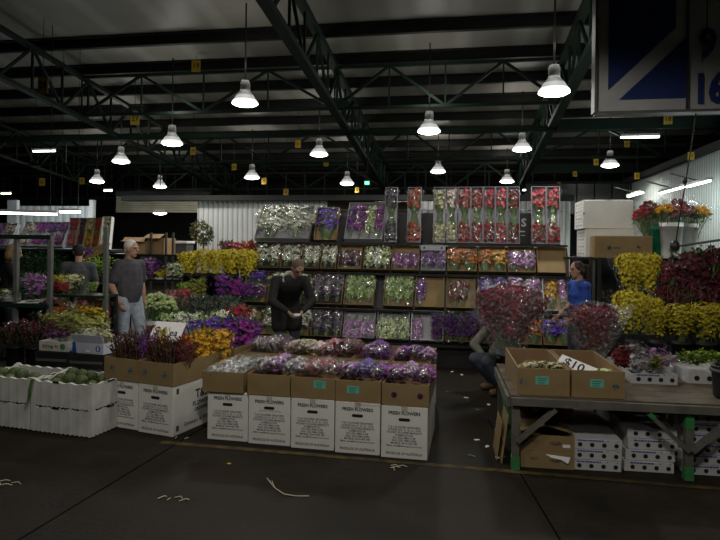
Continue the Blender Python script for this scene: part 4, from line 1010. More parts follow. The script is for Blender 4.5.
mb = MB(); [mb.box((-.13 + .035 * k, -.003, .055), (.026, .002, .03)) for k in range(3)]; [mb.box((.03 + .025 * k, -.003, .055), (.018, .002, .03)) for k in range(2)]; mb.build('red_print', M('logo_red', (.3, .14, .1), None, 30, .7), o)
o = empty('fruit_tray', (q2.x, 5.98, .463), math.radians(-8), 'white tray with blue printed corner holding white blooms', 'box'); w = .42
mb = MB(); open_box(mb, w, .5, .12, .008); mb.box((0, -.262, .17), (w, .006, .1), 0, Matrix.Rotation(.5, 3, 'X')); b = mb.build('tray_body', M('pale_blue_board', (.5, .52, .6), (.42, .44, .52), 5, .7), o); b.location = (0, .25, 0)
mb = MB(); mb.quad([(-.21, -.004, .0), (-.15, -.004, .0), (-.17, -.004, .12), (-.21, -.004, .12)]); mb.disc((.14, -.004, .06), .034); mb.build('blue_print', M('print_blue', (.02, .09, .4), None, 10, .6), o)
mb = MB(); mb.quad([(.13, -.006, .04), (.15, -.006, .04), (.15, -.006, .08), (.13, -.006, .08)]); mb.box((.0, -.004, .03), (.06, .002, .018)); mb.build('white_print', PAPER, o)
for k in range(4):
    bouquet('carn', 'cream' if k % 2 else 'white', (q2.x - .12 + .08 * k, 6.3, .52), (.05, -.8, .5), .34, .16, 'white bloom bunch in the blue-cornered tray, %s from the cartons' % ('fourth', 'third', 'second', 'first')[k], 'white blooms in the blue-cornered tray', False, UP, .8)
qq = at_y(78, 352, 6.75); o = empty('cardboard_sheet', (qq.x, 6.7, .46), math.radians(-5), 'loose brown cardboard lid tilted behind the white blooms', 'box')
mb = MB(); mb.box((0, 0, .19), (.42, .01, .26), 0, Matrix.Rotation(-.5, 3, 'X')); mb.box((0, .06, .06), (.42, .01, .12)); mb.build('sheet_panel', KRAFT, o)
stand_crate((qq.x, 6.72, 0), 0, .42, .3, .46, 'black crate under the loose cardboard lid')
qq = at_y(48, 358, 6.5); 
# ------------------------------------------------------------------ timber table by the aisle
TA = at_z(515, 468.5, 0); TB = at_z(688, 476, 0)
ANG4 = math.radians(1.6); hx = Vector((math.cos(ANG4), math.sin(ANG4), 0)); hy = Vector((-hx.y, hx.x, 0)); TH = .57
def tabp(x, y, z): return TA + hx * x + hy * y + UP * z
legx = (TB - TA).length - .03
tb = empty('timber_table', TA, ANG4, 'low weathered timber market table with green-painted braced legs', 'table')
Wt, Dt = 2.3, 1.25
mb = MB()
for k in range(7): mb.box((Wt / 2 - .04, -.03 + Dt * (k + .5) / 7, TH - .015), (Wt, Dt / 7 - .006, .03))
mb.build('plank_top', WOOD, tb)
mb = MB(); mb.box((Wt / 2 - .04, -.05, TH - .04), (Wt, .035, .058)); mb.build('front_rail', TIMB, tb)
mb = MB(); mb.box((-.04, Dt / 2, TH - .07), (.045, Dt - .1, .08)); mb.build('end_rail', TIMB, tb)
for i, lx in enumerate((0., legx, legx * 2 - .1)):
    for y in (0., Dt - .1):
        mb = MB(); mb.box((lx, y, TH / 2 - .02), (.055, .055, TH - .04)); mb.build('leg', TIMB, tb)
        mb = MB(); mb.box((lx, y, .05), (.062, .062, .1)); mb.box((lx, y, TH - .12), (.06, .06, .14)) if i else None; mb.build('green_leg_paint', GREENPT, tb)
        if y == 0:
            for s in ((1,) if i == 0 else (-1, 1)):
                mb = MB(); mb.bar((lx + s * .01, -.005 - .03, .22), (lx + s * .29, -.035, TH - .09), .03, .055, 0, (0, 1, 0)); mb.build('brace', TIMB, tb)
                if i: mb = MB(); mb.bar((lx + s * .255, -.037, TH - .115), (lx + s * .295, -.037, TH - .085), .035, .062, 0, (0, 1, 0)); mb.build('green_brace_end', GREENPT, tb)
mb = MB(); mb.bar((0, 0, .08), (0, Dt - .1, .4), .03, .05); mb.build('end_brace', GREENPT, tb)
# boxes on the table
GT2 = 'brown boxes on the timber table'
kb = [('brown box with a teal sticker and white blooms, at the table\'s end', .205, (.0, .115), [(-.155, .10)]), ('brown box with a teal sticker and pale green blooms, holding the price card', .605, (.0, .11), [(.125, .09)])]
for i, (lab, x, stk, ho) in enumerate(kb):
    card_tray(tabp(x - .0, .0, TH + .002), ANG4, .385, .92, .205, lab, GT2, ho, (stk[0] - .01, stk[1]), hmat=HM)
    mbx = None
for k in range(3):
    bouquet('carn', 'cream', tabp(.16 + .09 * k, .62, TH + .06), hy * -.8 + UP * .22, .45, .17, 'creamy white bouquet in the end box on the table, %s' % ('outer', 'middle', 'inner')[k], 'blooms in the brown table boxes', True, UP, .6, cm=CELLOD)
for k in range(3):
    bouquet('carn', 'limecream', tabp(.56 + .1 * k, .6, TH + .06), hy * -.8 + UP * .15, .4, .15, 'pale green bouquet in the second table box, %s' % ('first', 'middle', 'last')[k], 'blooms in the brown table boxes', False, UP, .6)
o = empty('price_card', tabp(.50, .26, TH + .165), ANG4 - .22, 'white price card reading 10 dollars across two brown boxes', 'sign')
SR = Matrix.Rotation(math.radians(-48), 3, 'X') @ Matrix.Rotation(math.radians(24), 3, 'Y')
mb = MB(); mb.box((0, 0, .02), (.29, .004, .115), 0, SR); mb.build('card', PAPER, o)
mb = MB(); me = text_mesh('$10', 'CENTER', .02)
for v in me.vertices: mb.v.append(tuple(SR @ Vector((-.02 + v.co.x * .11, -.004, v.co.y * .11)) + Vector((0, 0, .02))))
mb.f = [tuple(p.vertices) for p in me.polygons]; mb.m = [0] * len(mb.f); mb.build('price', INK, o)
WT = M('white_tray_board', (.52, .52, .51), (.44, .44, .44), 4, .65)
HOLE = M('tray_hole', (.015, .015, .015), None, 5, .8)
def flower_tray(loc, ang, w, d, h, label, group, lid=True, smudge=True, holes=4, seed=0):
    o = empty('flower_tray', loc, ang, label, 'box', group); mb = MB()
    if lid: mb.box((0, d / 2, h / 2), (w, d, h)); 
    else:
        t = .006
        mb.box((0, t / 2, h / 2), (w, t, h)); mb.box((0, d - t / 2, h / 2), (w, t, h)); mb.box((-w / 2 + t / 2, d / 2, h / 2), (t, d - 2 * t, h)); mb.box((w / 2 - t / 2, d / 2, h / 2), (t, d - 2 * t, h)); mb.box((0, d / 2, t / 2), (w - 2 * t, d - 2 * t, t))
    mb.build('tray_body', WT, o, bevel=.004 if lid else 0)
    r = h * .22
    for k in range(holes): mb = MB(); mb.disc((-w * .36 + w * .72 * k / (holes - 1) + .01, -.0016, h * .45), r); mb.build('vent_hole', HOLE, o)
    g = random.Random(seed); mb = MB(); x = -w * .38
    while x < w * .1:
        q = g.uniform(.006, .022); mb.box((x + q / 2, -.0014, h * .86), (q, .001, h * .14)); x += q + .004
    for x in (w * .22, w * .42): mb.box((x, -.0014, h * .88), (.014, .001, h * .06))
    if smudge: mb.build('blue_stamp', BLUEINK, o)
    return o
# on the table: white tray with blooms
p = at_z(654, 384.5, TH); lp = p - TA; tx, ty = lp.dot(hx), lp.dot(hy)
flower_tray(tabp(tx, ty, TH + .002), ANG4, .37, .75, .085, 'open white tray with four holes on the timber table', 'white trays on the table', False, True, seed=3)
for k, (kd, c, dx, dy, nm) in enumerate((('carn', 'darkred', -.12, .5, 'dark red'), ('carn', 'silver', -.02, .35, 'silvery'), ('leaf', 'olive', .04, .25, 'olive green'), ('carn', 'silver', -.06, .6, 'pale silver'), ('carn', 'mauve', .13, .5, 'mauve'))):
    bouquet(kd, c, tabp(tx + dx * .9, ty + dy, TH + .05), hy * -.5 + UP * .36 + hx * .06 * (k - 2), .30, .19, '%s plastic-wrapped bouquet in the open white table tray' % nm, 'bouquets in the white table tray', True, -hy, .8, cm=CELLOD)
p = at_z(702, 384, TH); lp = p - TA; t2, ty2 = lp.dot(hx) + .1, lp.dot(hy)
flower_tray(tabp(t2, ty2, TH + .002), ANG4 + .0, .42, .8, .1, 'open white tray of green sprays at the table\'s cut-off end', 'white trays on the table', False, False, seed=5)
for k in range(4):
    bouquet('leaf', 'lime', tabp(t2 - .13 + .08 * k, ty2 + .62, TH + .06), hy * -.7 + UP * .25, .5, .2, 'lime green spray in the cut-off white tray, %s from the dark red bouquet' % ('first', 'second', 'third', 'fourth')[k], 'green sprays in the white table tray', False, UP, .7)
p = at_z(721, 398, TH); lp = p - TA; xx, yy = lp.dot(hx), lp.dot(hy)
o = empty('black_bucket', tabp(xx + .06, yy, TH + .002), 0, 'black bucket cut by the frame on the timber table', 'bucket'); mb = MB(); mb.lathe([(0, 0), (.1, 0), (.11, .02), (.125, .24), (.13, .25), (.12, .25), (.1, .02), (0, .02)], 18); mb.build('bucket_body', BLACK, o, True)
mb = MB(); mb.lathe([(.126, .2), (.135, .2), (.135, .225), (.126, .225)], 18); mb.build('bucket_band', DARKG, o, True)
# under the table
def under(px, py): q = at_z(px, py, 0) - TA; return q.dot(hx), q.dot(hy)
GU = 'white flower trays stacked under the table'
x1, y1 = under(596, 471); th = .081; y1 = max(y1, .02)
OR3 = ['bottom', 'middle', 'top']
for k in range(3): flower_tray(tabp(x1 + .002 * k, y1, k * th + .001), ANG4, .37, .95, th - .003, 'white four-hole tray under the table, %s of the stack of three' % OR3[k], GU, seed=10 + k)
x2, y2 = under(649, 472.5)
for k in range(4): flower_tray(tabp(x2 + (.0, .012, .035, .035)[k], y2 - .0 + .015 * k, k * th + .001), ANG4 + (.0, 0, .0, -.01)[k], .36, .95, th - .003, 'white four-hole tray under the table, %s of the staggered stack of four' % ('bottom', 'second', 'third', 'top')[k], GU, seed=20 + k)
x3, y3 = under(711, 476)
for k in range(6): flower_tray(tabp(x3 + (.0, 0, .01, .0, .015, .01)[k], y3, k * th * .97 + .001), ANG4, .37, .95, th * .97 - .003, 'white four-hole tray beyond the green leg, %s of the tall stack' % ('bottom', 'second', 'third', 'fourth', 'fifth', 'top')[k], GU, seed=30 + k)
x0, y0 = under(547.5, 469.5)
def brown_box(loc, ang, w, d, h, label, grp, flaps=False):
    o = empty('brown_box', loc, ang, label, 'box', grp); mb = MB()
    if flaps: 
        t = .006; mb.box((0, t / 2, h / 2), (w, t, h)); mb.box((0, d - t / 2, h / 2), (w, t, h)); mb.box((-w / 2 + t / 2, d / 2, h / 2), (t, d - 2 * t, h)); mb.box((w / 2 - t / 2, d / 2, h / 2), (t, d - 2 * t, h)); mb.box((0, d / 2, t / 2), (w - 2 * t, d - 2 * t, t))
    else: mb.box((0, d / 2, h / 2), (w, d, h))
    mb.build('box_body', KRAFT, o, bevel=0 if flaps else .005)
    mb = MB(); mb.ball((.06, -.0015, h * .55), (.045, .002, h * .14), 12, 8); mb.box((-.1, -.002, h * .6), (.05, .002, h * .1)); mb.build('oval_print', M('faint_print', (.08, .055, .03), (.2, .13, .07), 60, .7), o)
    if flaps:
        for s in (-1, 1):
            mb = MB(); mb.box((s * (w / 4 + .0), .3, h + .035), (w / 2 - .005, .5, .005), 0, Matrix.Rotation(s * .25, 3, 'Y')); mb.build('flap', KRAFT, o)
    return o
b1 = brown_box(tabp(x0, y0 + .01, .001), ANG4, .40, .6, .13, 'lower brown box under the table\'s end, torn white label', 'brown boxes under the table')
mb = MB(); mb.quad([(-.02, -.004, .115), (.17, -.004, .10), (.15, -.02, .055), (.1, -.012, .08), (.03, -.01, .09)]); mb.build('torn_label', PAPER, b1)
b2 = brown_box(tabp(x0, y0 + .012, .133), ANG4, .40, .6, .125, 'upper brown box under the table\'s end with raised flaps', 'brown boxes under the table', True)
mb = MB(); mb.box((.14, -.003, .05), (.055, .003, .025)); mb.build('white_label', PAPER, b2)
o = card_tray(tabp(x0 + .02, .42, .30), ANG4 - .12, .46, .55, .11, 'open flat brown tray tilted on the box flaps under the table', 'brown boxes under the table'); o.rotation_euler = (.0, math.radians(7), ANG4 - .12)
mb = MB(); mb.box((-.06, -.003, .04), (.04, .003, .02)); mb.build('white_label', PAPER, o)
for k, (dx, hh) in enumerate(((-.06, .38), (-.095, .3))):
    o = empty('cardboard_sheet', tabp(dx - .03, .25 + .08 * k, 0), ANG4, 'flattened brown cardboard sheet leaning outside the table leg, %s one' % ('taller', 'shorter')[k], 'cardboard')
    mb = MB(); mb.box((.02, 0, hh / 2), (.006, .34, hh), 0, Matrix.Rotation(.12, 3, 'Y')); mb.build('sheet', KRAFT, o); mb = MB(); mb.box((.008, 0, hh * .5), (.004, .34, .004), 0, Matrix.Rotation(.12, 3, 'Y')); mb.build('fold_line', KRAFTD, o)

# ------------------------------------------------------------------ stall behind the table
def rack(loc, w, d, zs, H_, label, mat=STEEL):
    o = empty('metal_rack', loc, 0, label, 'rack'); 
    for z in zs:
        mb = MB(); mb.box((0, 0, z - .015), (w, d, .03)); mb.build('rack_shelf', BLACK, o)
    for sx in (-1, 1):
        for sy in (-1, 1):
            mb = MB(); mb.box((sx * (w / 2 - .02), sy * (d / 2 - .02), H_ / 2), (.035, .035, H_)); mb.build('rack_post', mat, o)
    return o
GY = 'yellow spray bouquets behind the timber table'
pa, pb = at_y(612, 300, 6.6).x, at_y(735, 300, 6.6).x
rack(((pa + pb) / 2 + .05, 6.75, 0), pb - pa + .3, .55, (.42,), .45, 'low black rack holding buckets of yellow sprays', BLACK)
rack(((pa + pb) / 2 + .15, 7.5, 0), pb - pa + .3, .5, (.42, .92), 1.6, 'taller black rack holding the upper yellow and burgundy sprays', BLACK)
BKL = [(625, 640), (650, 700), ]
bx = [at_y(p, 330, 6.7).x for p in (634, 657, 680, 705, 728)]
for i, x in enumerate(bx):
    bucket((x, 6.7, .425), .12, .33, BLACK, 'black flower bucket on the low rack, %s from the blue-shirted woman' % ('first', 'second', 'third', 'fourth', 'fifth')[i], 'black buckets behind the table', False)
YB = [(632, 290, 330, 'yellow'), (657, 306, 345, 'shadedyellow'), (678, 304, 345, 'shadedyellow'), (704, 302, 345, 'shadedyellow'), (728, 304, 345, 'shadedyellow')]  # shade put into the colour: darker yellow along the rack's dim end
for i, (px, y0_, y1_, c) in enumerate(YB):
    zt = at_y(px, y0_, 6.7).z; x = bx[i]
    bouquet('mass', c, (x, 6.7, .66), (-.1 if i == 0 else 0, -.05, 1), (zt - .66) * 1.0, .36 if i != 1 else .26, 'yellow spray bouquet on the low rack, %s from the blue-shirted woman' % ('first', 'second', 'third', 'fourth', 'fifth')[i], GY, i == 0, None, .9, wide=True)
    if i in (0,): 
        bouquet('mass', c, (x + .15, 6.85, .64), (.16, .0, 1), .56, .24, 'yellow spray bouquet sharing the first low bucket, leaning to the burgundy', GY, False, None, .9)
ux = [at_y(p, 280, 7.4).x for p in (640, 668, 690, 714, 736)]
for i, x in enumerate(ux):
    bucket((x, 7.45, .925), .11, .3, BLACK, 'black flower bucket on the taller rack, %s from the white cartons' % ('first', 'second', 'third', 'fourth', 'fifth')[i], 'black buckets behind the table', False)
for i, (px, y0_, c, W_) in enumerate(((634, 253, 'yellow', .32), (647, 252, 'yellow', .32), (668, 262, 'wine', .34), (688, 249, 'burgundy', .46), (706, 246, 'burgundy', .46), (727, 250, 'burgundy', .46))):
    x = at_y(px, 280, 7.4).x; zt = at_y(px, y0_, 7.4).z
    bouquet('mass' if c == 'yellow' else 'dense', c, (x, 7.42, 1.0), (-.1 if i == 0 else .02, -.04, 1), zt - 1.0, W_, '%s spray bouquet on the taller rack, %s' % ({'yellow': 'yellow', 'wine': 'wine red', 'burgundy': 'dark burgundy'}[c], ('with white tag, towards the white cartons', 'beside the wine red one', 'between yellow and burgundy', 'below the white rose buckets', 'under the rail', 'cut by the frame')[i]), GY if c == 'yellow' else 'burgundy sprays behind the table', i in (0, 2), None, .9, wide=True)
for i, px in enumerate((680, 703, 726)):
    x = at_y(px, 300, 7.0).x; bouquet('spike', 'burgundy', (x, 7.12, .62), (0, -.1, 1), .62, .44, 'drooping burgundy spray between upper and lower rows, %s from the white tag' % ('first', 'second', 'third')[i], 'burgundy sprays behind the table', False, None, .9)
# white lettering on the dark buckets (small printed panel)
p = at_d(626, 350, 6.25); o = empty('printed_panel', (p.x, p.y, 0), 0, 'dark panel with faint white letters below the yellow sprays', 'sign')
mb = MB(); mb.box((.15, .02, .4), (.7, .02, .8)); mb.build('panel_board', BLACK, o, bevel=.004)
mb = MB(); mb.text(text_mesh('FL', 'CENTER', .02), (-.02, .005, p.z), .12); [mb.box((.33 + .03 * k, .008, p.z), (.02, .003, .07 + .03 * (k % 2))) for k in range(3)]; mb.build('lettering', GREYB, o)
# upper rack with cartons
Yc = 8.9; xa, xb = at_y(569, 256, Yc).x, at_y(700, 256, Yc).x; zs = at_y(600, 257.5, Yc).z
rk = rack(((xa + xb) / 2, Yc + .3, 0), xb - xa + .1, .75, (zs,), zs, 'grey steel rack carrying white cartons and rose buckets', STEEL)
mb = MB()
for k in range(12): mb.box((-.9 + k * .15, .28, zs - .5), (.012, .012, .95))
mb.build('wire_mesh', BLACK, rk)
def stack_carton(p0, p1, ytop, ybot, Y, d, label, rows, mat=WHITE, z=None):
    xa, xb = at_y(p0, ybot, Y).x, at_y(p1, ybot, Y).x; zt = at_y(p0, ytop, Y).z; zb = z if z is not None else at_y(p0, ybot, Y).z; h = zt - zb; w = xb - xa
    o = empty('white_carton', ((xa + xb) / 2, Y, zb + .002), 0, label, 'box', 'white cartons on the steel rack')
    mb = MB(); mb.box((0, d / 2, h / 2), (w, d, h)); mb.build('carton_body', mat, o, bevel=.008)
    mb = MB()
    for r in range(rows):
        zz = h * (r + .5) / rows
        for k in range(3): mb.box((-w / 2 - .002, d * (.2 + .27 * k), zz), (.002, d * .17, h / rows * .25))
        mb.box((-w / 2 - .001, d / 2, h * (r + 1) / rows - .002), (.002, d, .006))
    mb.build('side_print', M('grey_print', (.3, .3, .32), (.45, .45, .46), 80, .7), o)
    mb = MB(); mb.box((0, d / 2, h - .001), (.05, d, .004)); mb.build('tape_strip', M('clear_brown_tape', (.5, .46, .38)), o)
    return o, zb + h
o, zt = stack_carton(585, 634, 229, 257, Yc + .05, .62, 'lower white carton of the stack beside the brown one', 4, z=zs)
o, zt = stack_carton(583, 633, 200, 228, Yc + .04, .64, 'upper white carton topping the stack on the steel rack', 4, z=zt + .004)
mb = MB(); mb.disc((-.03 - .3, -.003, .22), .012); mb.build('small_mark', INK, o)
xa, xb = at_y(594, 250, Yc - .25).x, at_y(652, 250, Yc - .25).x; zt = at_y(620, 236, Yc - .25).z
mbs = empty('rack_board', ((xa + xb) / 2, Yc - .15, zs), 0, 'black shelf board carrying the long brown carton', 'shelf'); mb = MB(); mb.box((0, 0, -.012), (xb - xa + .1, .3, .022)); mb.build('board', BLACK, mbs); mb = MB(); mb.box((-(xb-xa)/2, -.1, -zs / 2 - .012), (.03, .03, zs - .026)); mb.box(((xb-xa)/2, -.1, -zs / 2 - .012), (.03, .03, zs - .026)); mb.build('board_leg', STEEL, mbs)
o = empty('brown_carton', ((xa + xb) / 2, Yc - .27, zs + .001), 0, 'long closed brown carton in front of the white cartons', 'box'); w = xb - xa; h = zt - zs
mb = MB(); mb.box((0, .14, h / 2), (w, .28, h)); mb.build('carton_body', KRAFT, o, bevel=.006); mb = MB(); mb.disc((-.18, -.002, h * .45), .03); mb.box((-.08, -.002, h * .45), (.1, .002, .015)); mb.box((.2, -.002, h * .5), (.05, .002, .03), 0, Matrix.Rotation(.6, 3, 'Y')); mb.build('logo_print', M('faint_print2', (.06, .055, .06), None, 30, .7), o)
mb = MB(); mb.box((0, .14, h), (w, .05, .003)); mb.build('tape_strip', M('clear_brown_tape', (.5, .46, .38)), o)
# rose buckets
GRN = M('green_bucket_plastic', (.02, .25, .12), (.015, .2, .1), 4, .4); WHB = M('white_bucket_plastic', (.62, .63, .6), (.54, .55, .52), 4, .4)
for (px, wpx, y0_, mat_, lab) in ((655, 16, 226, GRN, 'green flower bucket between the brown carton and white buckets'), (671, 20, 223, WHB, 'white flower bucket in front, next to the green one'), (689, 15, 224, WHB, 'white flower bucket beside the pale corrugated wall')):
    Yb_ = Yc + .05 if px != 671 else Yc - .1; q = at_y(px, 240, Yb_); r = wpx / 2 * Yb_ / F * 1.02; zt = at_y(px, y0_, Yb_).z
    bucket((q.x, Yb_, zs + .002 if px != 671 else zs + .002), r, zt - zs, mat_, lab, 'rose buckets on the steel rack', False)
ROS = [(640, 209, 'red', 0), (648, 203, 'wine', 1), (656, 212, 'blush', 2), (664, 205, 'gold', 3), (671, 211, 'pink', 4), (679, 200, 'wine', 5), (683, 206, 'crimson', 6), (690, 208, 'wine', 7), (698, 208, 'gold', 8), (704, 207, 'gold', 9), (636, 213, 'crimson', 10), (645, 213, 'gold', 11)]
NMS = ['bright red rose bunch above the green bucket', 'tall wine red rose bunch above the green bucket', 'blush rose bunch between the two tallest red ones', 'golden rose bunch over the front white bucket', 'pink rose bunch over the front white bucket', 'tallest wine red rose bunch over the white buckets', 'crimson rose bunch between the white buckets', 'wine red rose bunch over the wall-side white bucket', 'golden rose bunch over the wall-side white bucket', 'outermost golden rose bunch leaning to the pale wall', 'crimson rose bunch leaning to the white cartons', 'small golden rose bunch beside the white cartons']
for px, py, c, i in ROS:
    bxp = 655 if px < 660 else (671 if px < 684 else 689); Yb_ = Yc + .05 if bxp != 671 else Yc - .1
    base = at_y(bxp, 236, Yb_); base.y = Yb_; base.x += ((i % 3) - 1) * .03; base.z = zs + .12; tip = at_y(px, py - 5, Yb_ + .05 * (i % 3 - 1)); d = tip - base
    bouquet('rose', c, base, d, d.length, .3, NMS[i], 'rose bunches on the steel rack', True, None, 1.0)
mb = MB(); a, b = at_y(672, 247, 8.5), at_y(740, 237, 8.5); mb.tube([a, b], .018, 6); mb.tube([a, (a.x, a.y, 0)], .018, 6); mb.tube([b, (b.x, b.y, 0)], .018, 6)
tag(mb.build('rail_frame', STEEL), 'grey pipe rail above the burgundy sprays', 'rail')
# ------------------------------------------------------------------ big red wrapped bouquets in front of the stand
Yr = 6.6; tall = .56
for i, (px, py, W_, lean) in enumerate(((492, 288, .34, -.34), (513, 284, .38, .0), (533, 289, .36, .26))):
    q = at_y(px, py, Yr); zt = q.z; cx = at_y((502, 506, 511)[i], 340, Yr).x
    bouquet('mass', 'wine' if i != 1 else 'crimson', (cx, Yr + .03 * (i - 1), .5), (q.x - cx, 0, zt - .5), math.hypot(q.x - cx, zt - .5), W_ * 1.1, 'big red cone bouquet before the centre stand, %s' % ('leaning to the stand\'s purple side', 'middle one', 'leaning to the woman')[i], 'big red wrapped cone bouquets', True, None, .9, cm=CELLOF, wide=True)
q = at_y(506, 345, Yr); bucket((q.x, Yr, .0), .115, .6, BLACK, 'tall black bucket under the three big red bouquets', 'tall black buckets', False)
q = at_y(593, 340, 6.1); bucket((q.x, 6.1, 0), .11, .62, BLACK, 'tall black bucket under the pinkish wrapped bouquet', 'tall black buckets', False)
bouquet('mass', 'wine', (q.x, 6.1, .58), (0, 0, 1), at_y(593, 304, 6.1).z - .58, .47, 'wide pinkish red wrapped bouquet in front of the blue-shirted woman', 'big red wrapped cone bouquets', True, None, .9, cm=CELLOF, wide=True, var=0)
# ------------------------------------------------------------------ far stall with lit wall
GF = 'trays on the far stall shelf'; GFB = 'bouquets in the far stall trays'
YF = 10.3; zf = at_y(55, 248.5, YF).z; fa, fb = at_y(-25, 248, YF).x, at_y(113, 248, YF).x
o = empty('far_stall_shelf', ((fa + fb) / 2, YF + .3, 0), 0, 'black shelf unit of the far stall under the lit wall', 'shelf')
mb = MB(); mb.box((0, 0, zf - .03), (fb - fa, .75, .05)); mb.build('top_board', BLACK, o)
for z in (.55, 1.05):
    mb = MB(); mb.box((0, 0, z - .02), (fb - fa, .75, .04)); mb.build('lower_board', BLACK, o)
for sx in (-1, -.33, .33, 1):
    mb = MB(); mb.box((sx * (fb - fa) / 2 * .98, .3, (zf - .05) / 2), (.05, .05, zf - .05)); mb.build('upright', GREENST, o)
mb = MB(); mb.box((0, .36, .8), (fb - fa, .02, 1.6)); mb.build('back_sheet', BLACK, o)
def far_tray(p0, p1, beta, L, color, label, items, ref, dy=0., inner=None):
    up_ = Vector((0, math.sin(beta), math.cos(beta))); nr = Vector((0, -math.cos(beta), math.sin(beta)))
    Ym = YF + dy + math.sin(beta) * L / 2; xa, xb = at_y(p0, 235, Ym).x, at_y(p1, 235, Ym).x
    bl = Vector(((xa + xb) / 2, YF + .08 + dy, zf)); m1, m2 = TN[color]
    leaning_tray(bl, xb - xa, L, up_, nr, .09, m1, label, GF, inner or m2)
    fill(bl, xb - xa, L, up_, nr, items, ref, GFB)
WS = ['farthest from the red trays', 'second from the far end', 'third from the far end', 'next to the red narrow tray']
B3 = math.radians(30)
far_tray(-14, 13, B3, .52, 'grey', 'grey tray of pale mauve flowers cut by the frame', [('dense', 'mauve', .3, .4, .5, 1, 'upper dim'), ('dense', 'blush', .75, .4, .5, 1, 'upper pale'), ('dense', 'mauve', .5, .6, 0, .5, 'lower')], '%s bouquet in the far stall tray cut by the frame')
its = []
for i in range(4):
    for v0, v1, nm in ((.5, .99, 'upper'), (.02, .5, 'lower')):
        its.append(('dense', 'blush' if i == 0 else ('magenta' if i % 2 else 'purple'), (i + .5) / 4, .24, v0, v1, '%s purple bouquet in far stall tray, %s' % (nm, WS[i]) if i else '%s blush bouquet in far stall purple tray, farthest from the red trays' % nm))
far_tray(21, 66, B3, .56, 'grey', 'wide grey tray of purple bouquets on the far stall shelf', its, '%s')
for (a, b, c1, c2, kr, nm) in ((67.5, 77, 'red', 'pinkred', 'grey', 'red'), (77.5, 84.5, 'darkpurple', 'plum', 'dark', 'dark plum'), (85, 92, 'cream', 'gold', 'kraft', 'cream'), (92.5, 100, 'red', 'orangered', 'kraft', 'orange-red')):
    far_tray(a, b, math.radians(14), .60, kr, 'narrow far stall tray of %s flowers before the lit wall' % nm, [('dense', c1, .5, .95, .5, 1, 'upper'), ('dense', c2, .5, .95, .0, .5, 'lower')], '%%s bouquet in the narrow far stall tray of %s flowers' % nm)
far_tray(101.5, 110.5, math.radians(8), .62, 'white', 'tallest narrow far stall tray of cream flowers, at the shelf end', [('dense', 'cream', .5, .95, .5, 1, 'upper'), ('dense', 'limecream', .5, .95, .0, .5, 'lower')], '%s bouquet in the tallest cream tray at the far shelf end')
# brown tray lying askew at the shelf end
p = at_y(97, 253, 9.85); o = empty('cardboard_tray', p, 0, 'brown tray with a purple bunch lying askew above the capped man\'s shoulder', 'box'); o.rotation_euler = (math.radians(35), math.radians(-24), 0)
mb = MB(); open_box(mb, .5, .26, .07, .008); mb.build('tray_body', M('bright_cardboard', (.42, .27, .13), None, 4, .7), o)
bouquet('dense', 'purple', p + Vector((.0, -.02, .05)), (-.8, -.2, -.22), .3, .2, 'purple bunch lying in the askew brown tray', 'bouquets near the capped man', True, (0, -1, .5), .7)
# foliage on the shelves below
FB = 'green bunches on the far stall shelves'
for i, px in enumerate((24, 33, 42, 51, 60)):
    q = at_y(px, 270, YF + .1); bouquet('bush', 'deepgreen', (q.x, YF + .05, 1.052), (0, -.1, 1), .5, .36, 'dark green leafy bunch under the far stall shelf, %s from the blond woman' % ('first', 'second', 'third', 'fourth', 'fifth')[i], FB, False)
for i, (px, py, c) in enumerate(((84, 287, 'deepgreen'), (95, 286, 'deepgreen'), (85, 276, 'green'), (97, 274, 'deepgreen'), (104, 264, 'lime'), (92, 266, 'green'))):
    q = at_y(px, py, 9.3); bouquet('bush', c, (q.x, 9.3, 1.052), (0, 0, 1), max(.25, (q.z + .12 - 1.05) * 1.0), .46, 'leafy green bunch piled by the steel post, %s' % ('low front', 'low and nearest the post', 'middle', 'middle and nearest the post', 'topmost bright', 'topmost dark')[i], FB, False)
qa, qb = at_y(-10, 290, 9.2).x, at_y(112, 290, 9.2).x
o = empty('trestle_table', ((qa + qb) / 2, 9.2, 0), 0, 'dark trestle table of the far stall under green bunches', 'table'); mb = MB(); mb.box((0, 0, 1.03), (qb - qa, .8, .035)); mb.build('table_top', BLACK, o)
for sx in (-1, 1):
    for sy in (-1, 1): mb = MB(); mb.box((sx * (qb - qa) * .46, sy * .34, .505), (.05, .05, 1.01)); mb.build('leg', BLACK, o)
# ---- green steel rack in front
YR = 6.75; rz_ = .0
ra, rb = at_y(-40, 300, YR).x, at_y(50, 300, YR).x; rc = at_y(111, 300, YR + .2).x; zr = at_y(25, 303, YR).z; zb_ = at_y(25, 237, YR).z
o = empty('green_steel_rack', ((ra + rb) / 2, YR, 0), 0, 'green steel flower rack with upright posts and top beam near the blond woman', 'rack'); X0 = (ra + rb) / 2
for x in (at_y(16, 300, YR).x, rb):
    mb = MB(); mb.box((x - X0, 0, (zb_ + (.0 if x != rb else .02)) / 2), (.05, .05, zb_ + (.0 if x != rb else .02))); mb.build('post', M('dull_post_steel', (.13, .14, .13), None, 6, .5), o)
mb = MB(); mb.box((0, 0, zb_ - .0), (rb - ra + .02, .06, .055)); mb.build('top_beam', GREENST, o)
mb = MB(); mb.box((0, .2, zr - .02), (rb - ra, .42, .03)); mb.box((0, -.03, zr - .03), (rb - ra, .04, .05)); mb.build('rack_shelf', GREENST, o)
for x in (ra + .03, rb - .03): mb = MB(); mb.box((x - X0, .38, zr / 2), (.04, .04, zr)); mb.build('rear_leg', GREENST, o)
Y2 = YR + .2; z2 = at_y(80, 294, Y2).z; sa, sb = rb + .04, rc
o = empty('steel_shelf_unit', ((sa + sb) / 2, Y2, 0), 0, 'black shelf with a grey post beside the white-haired man', 'shelf'); X1 = (sa + sb) / 2
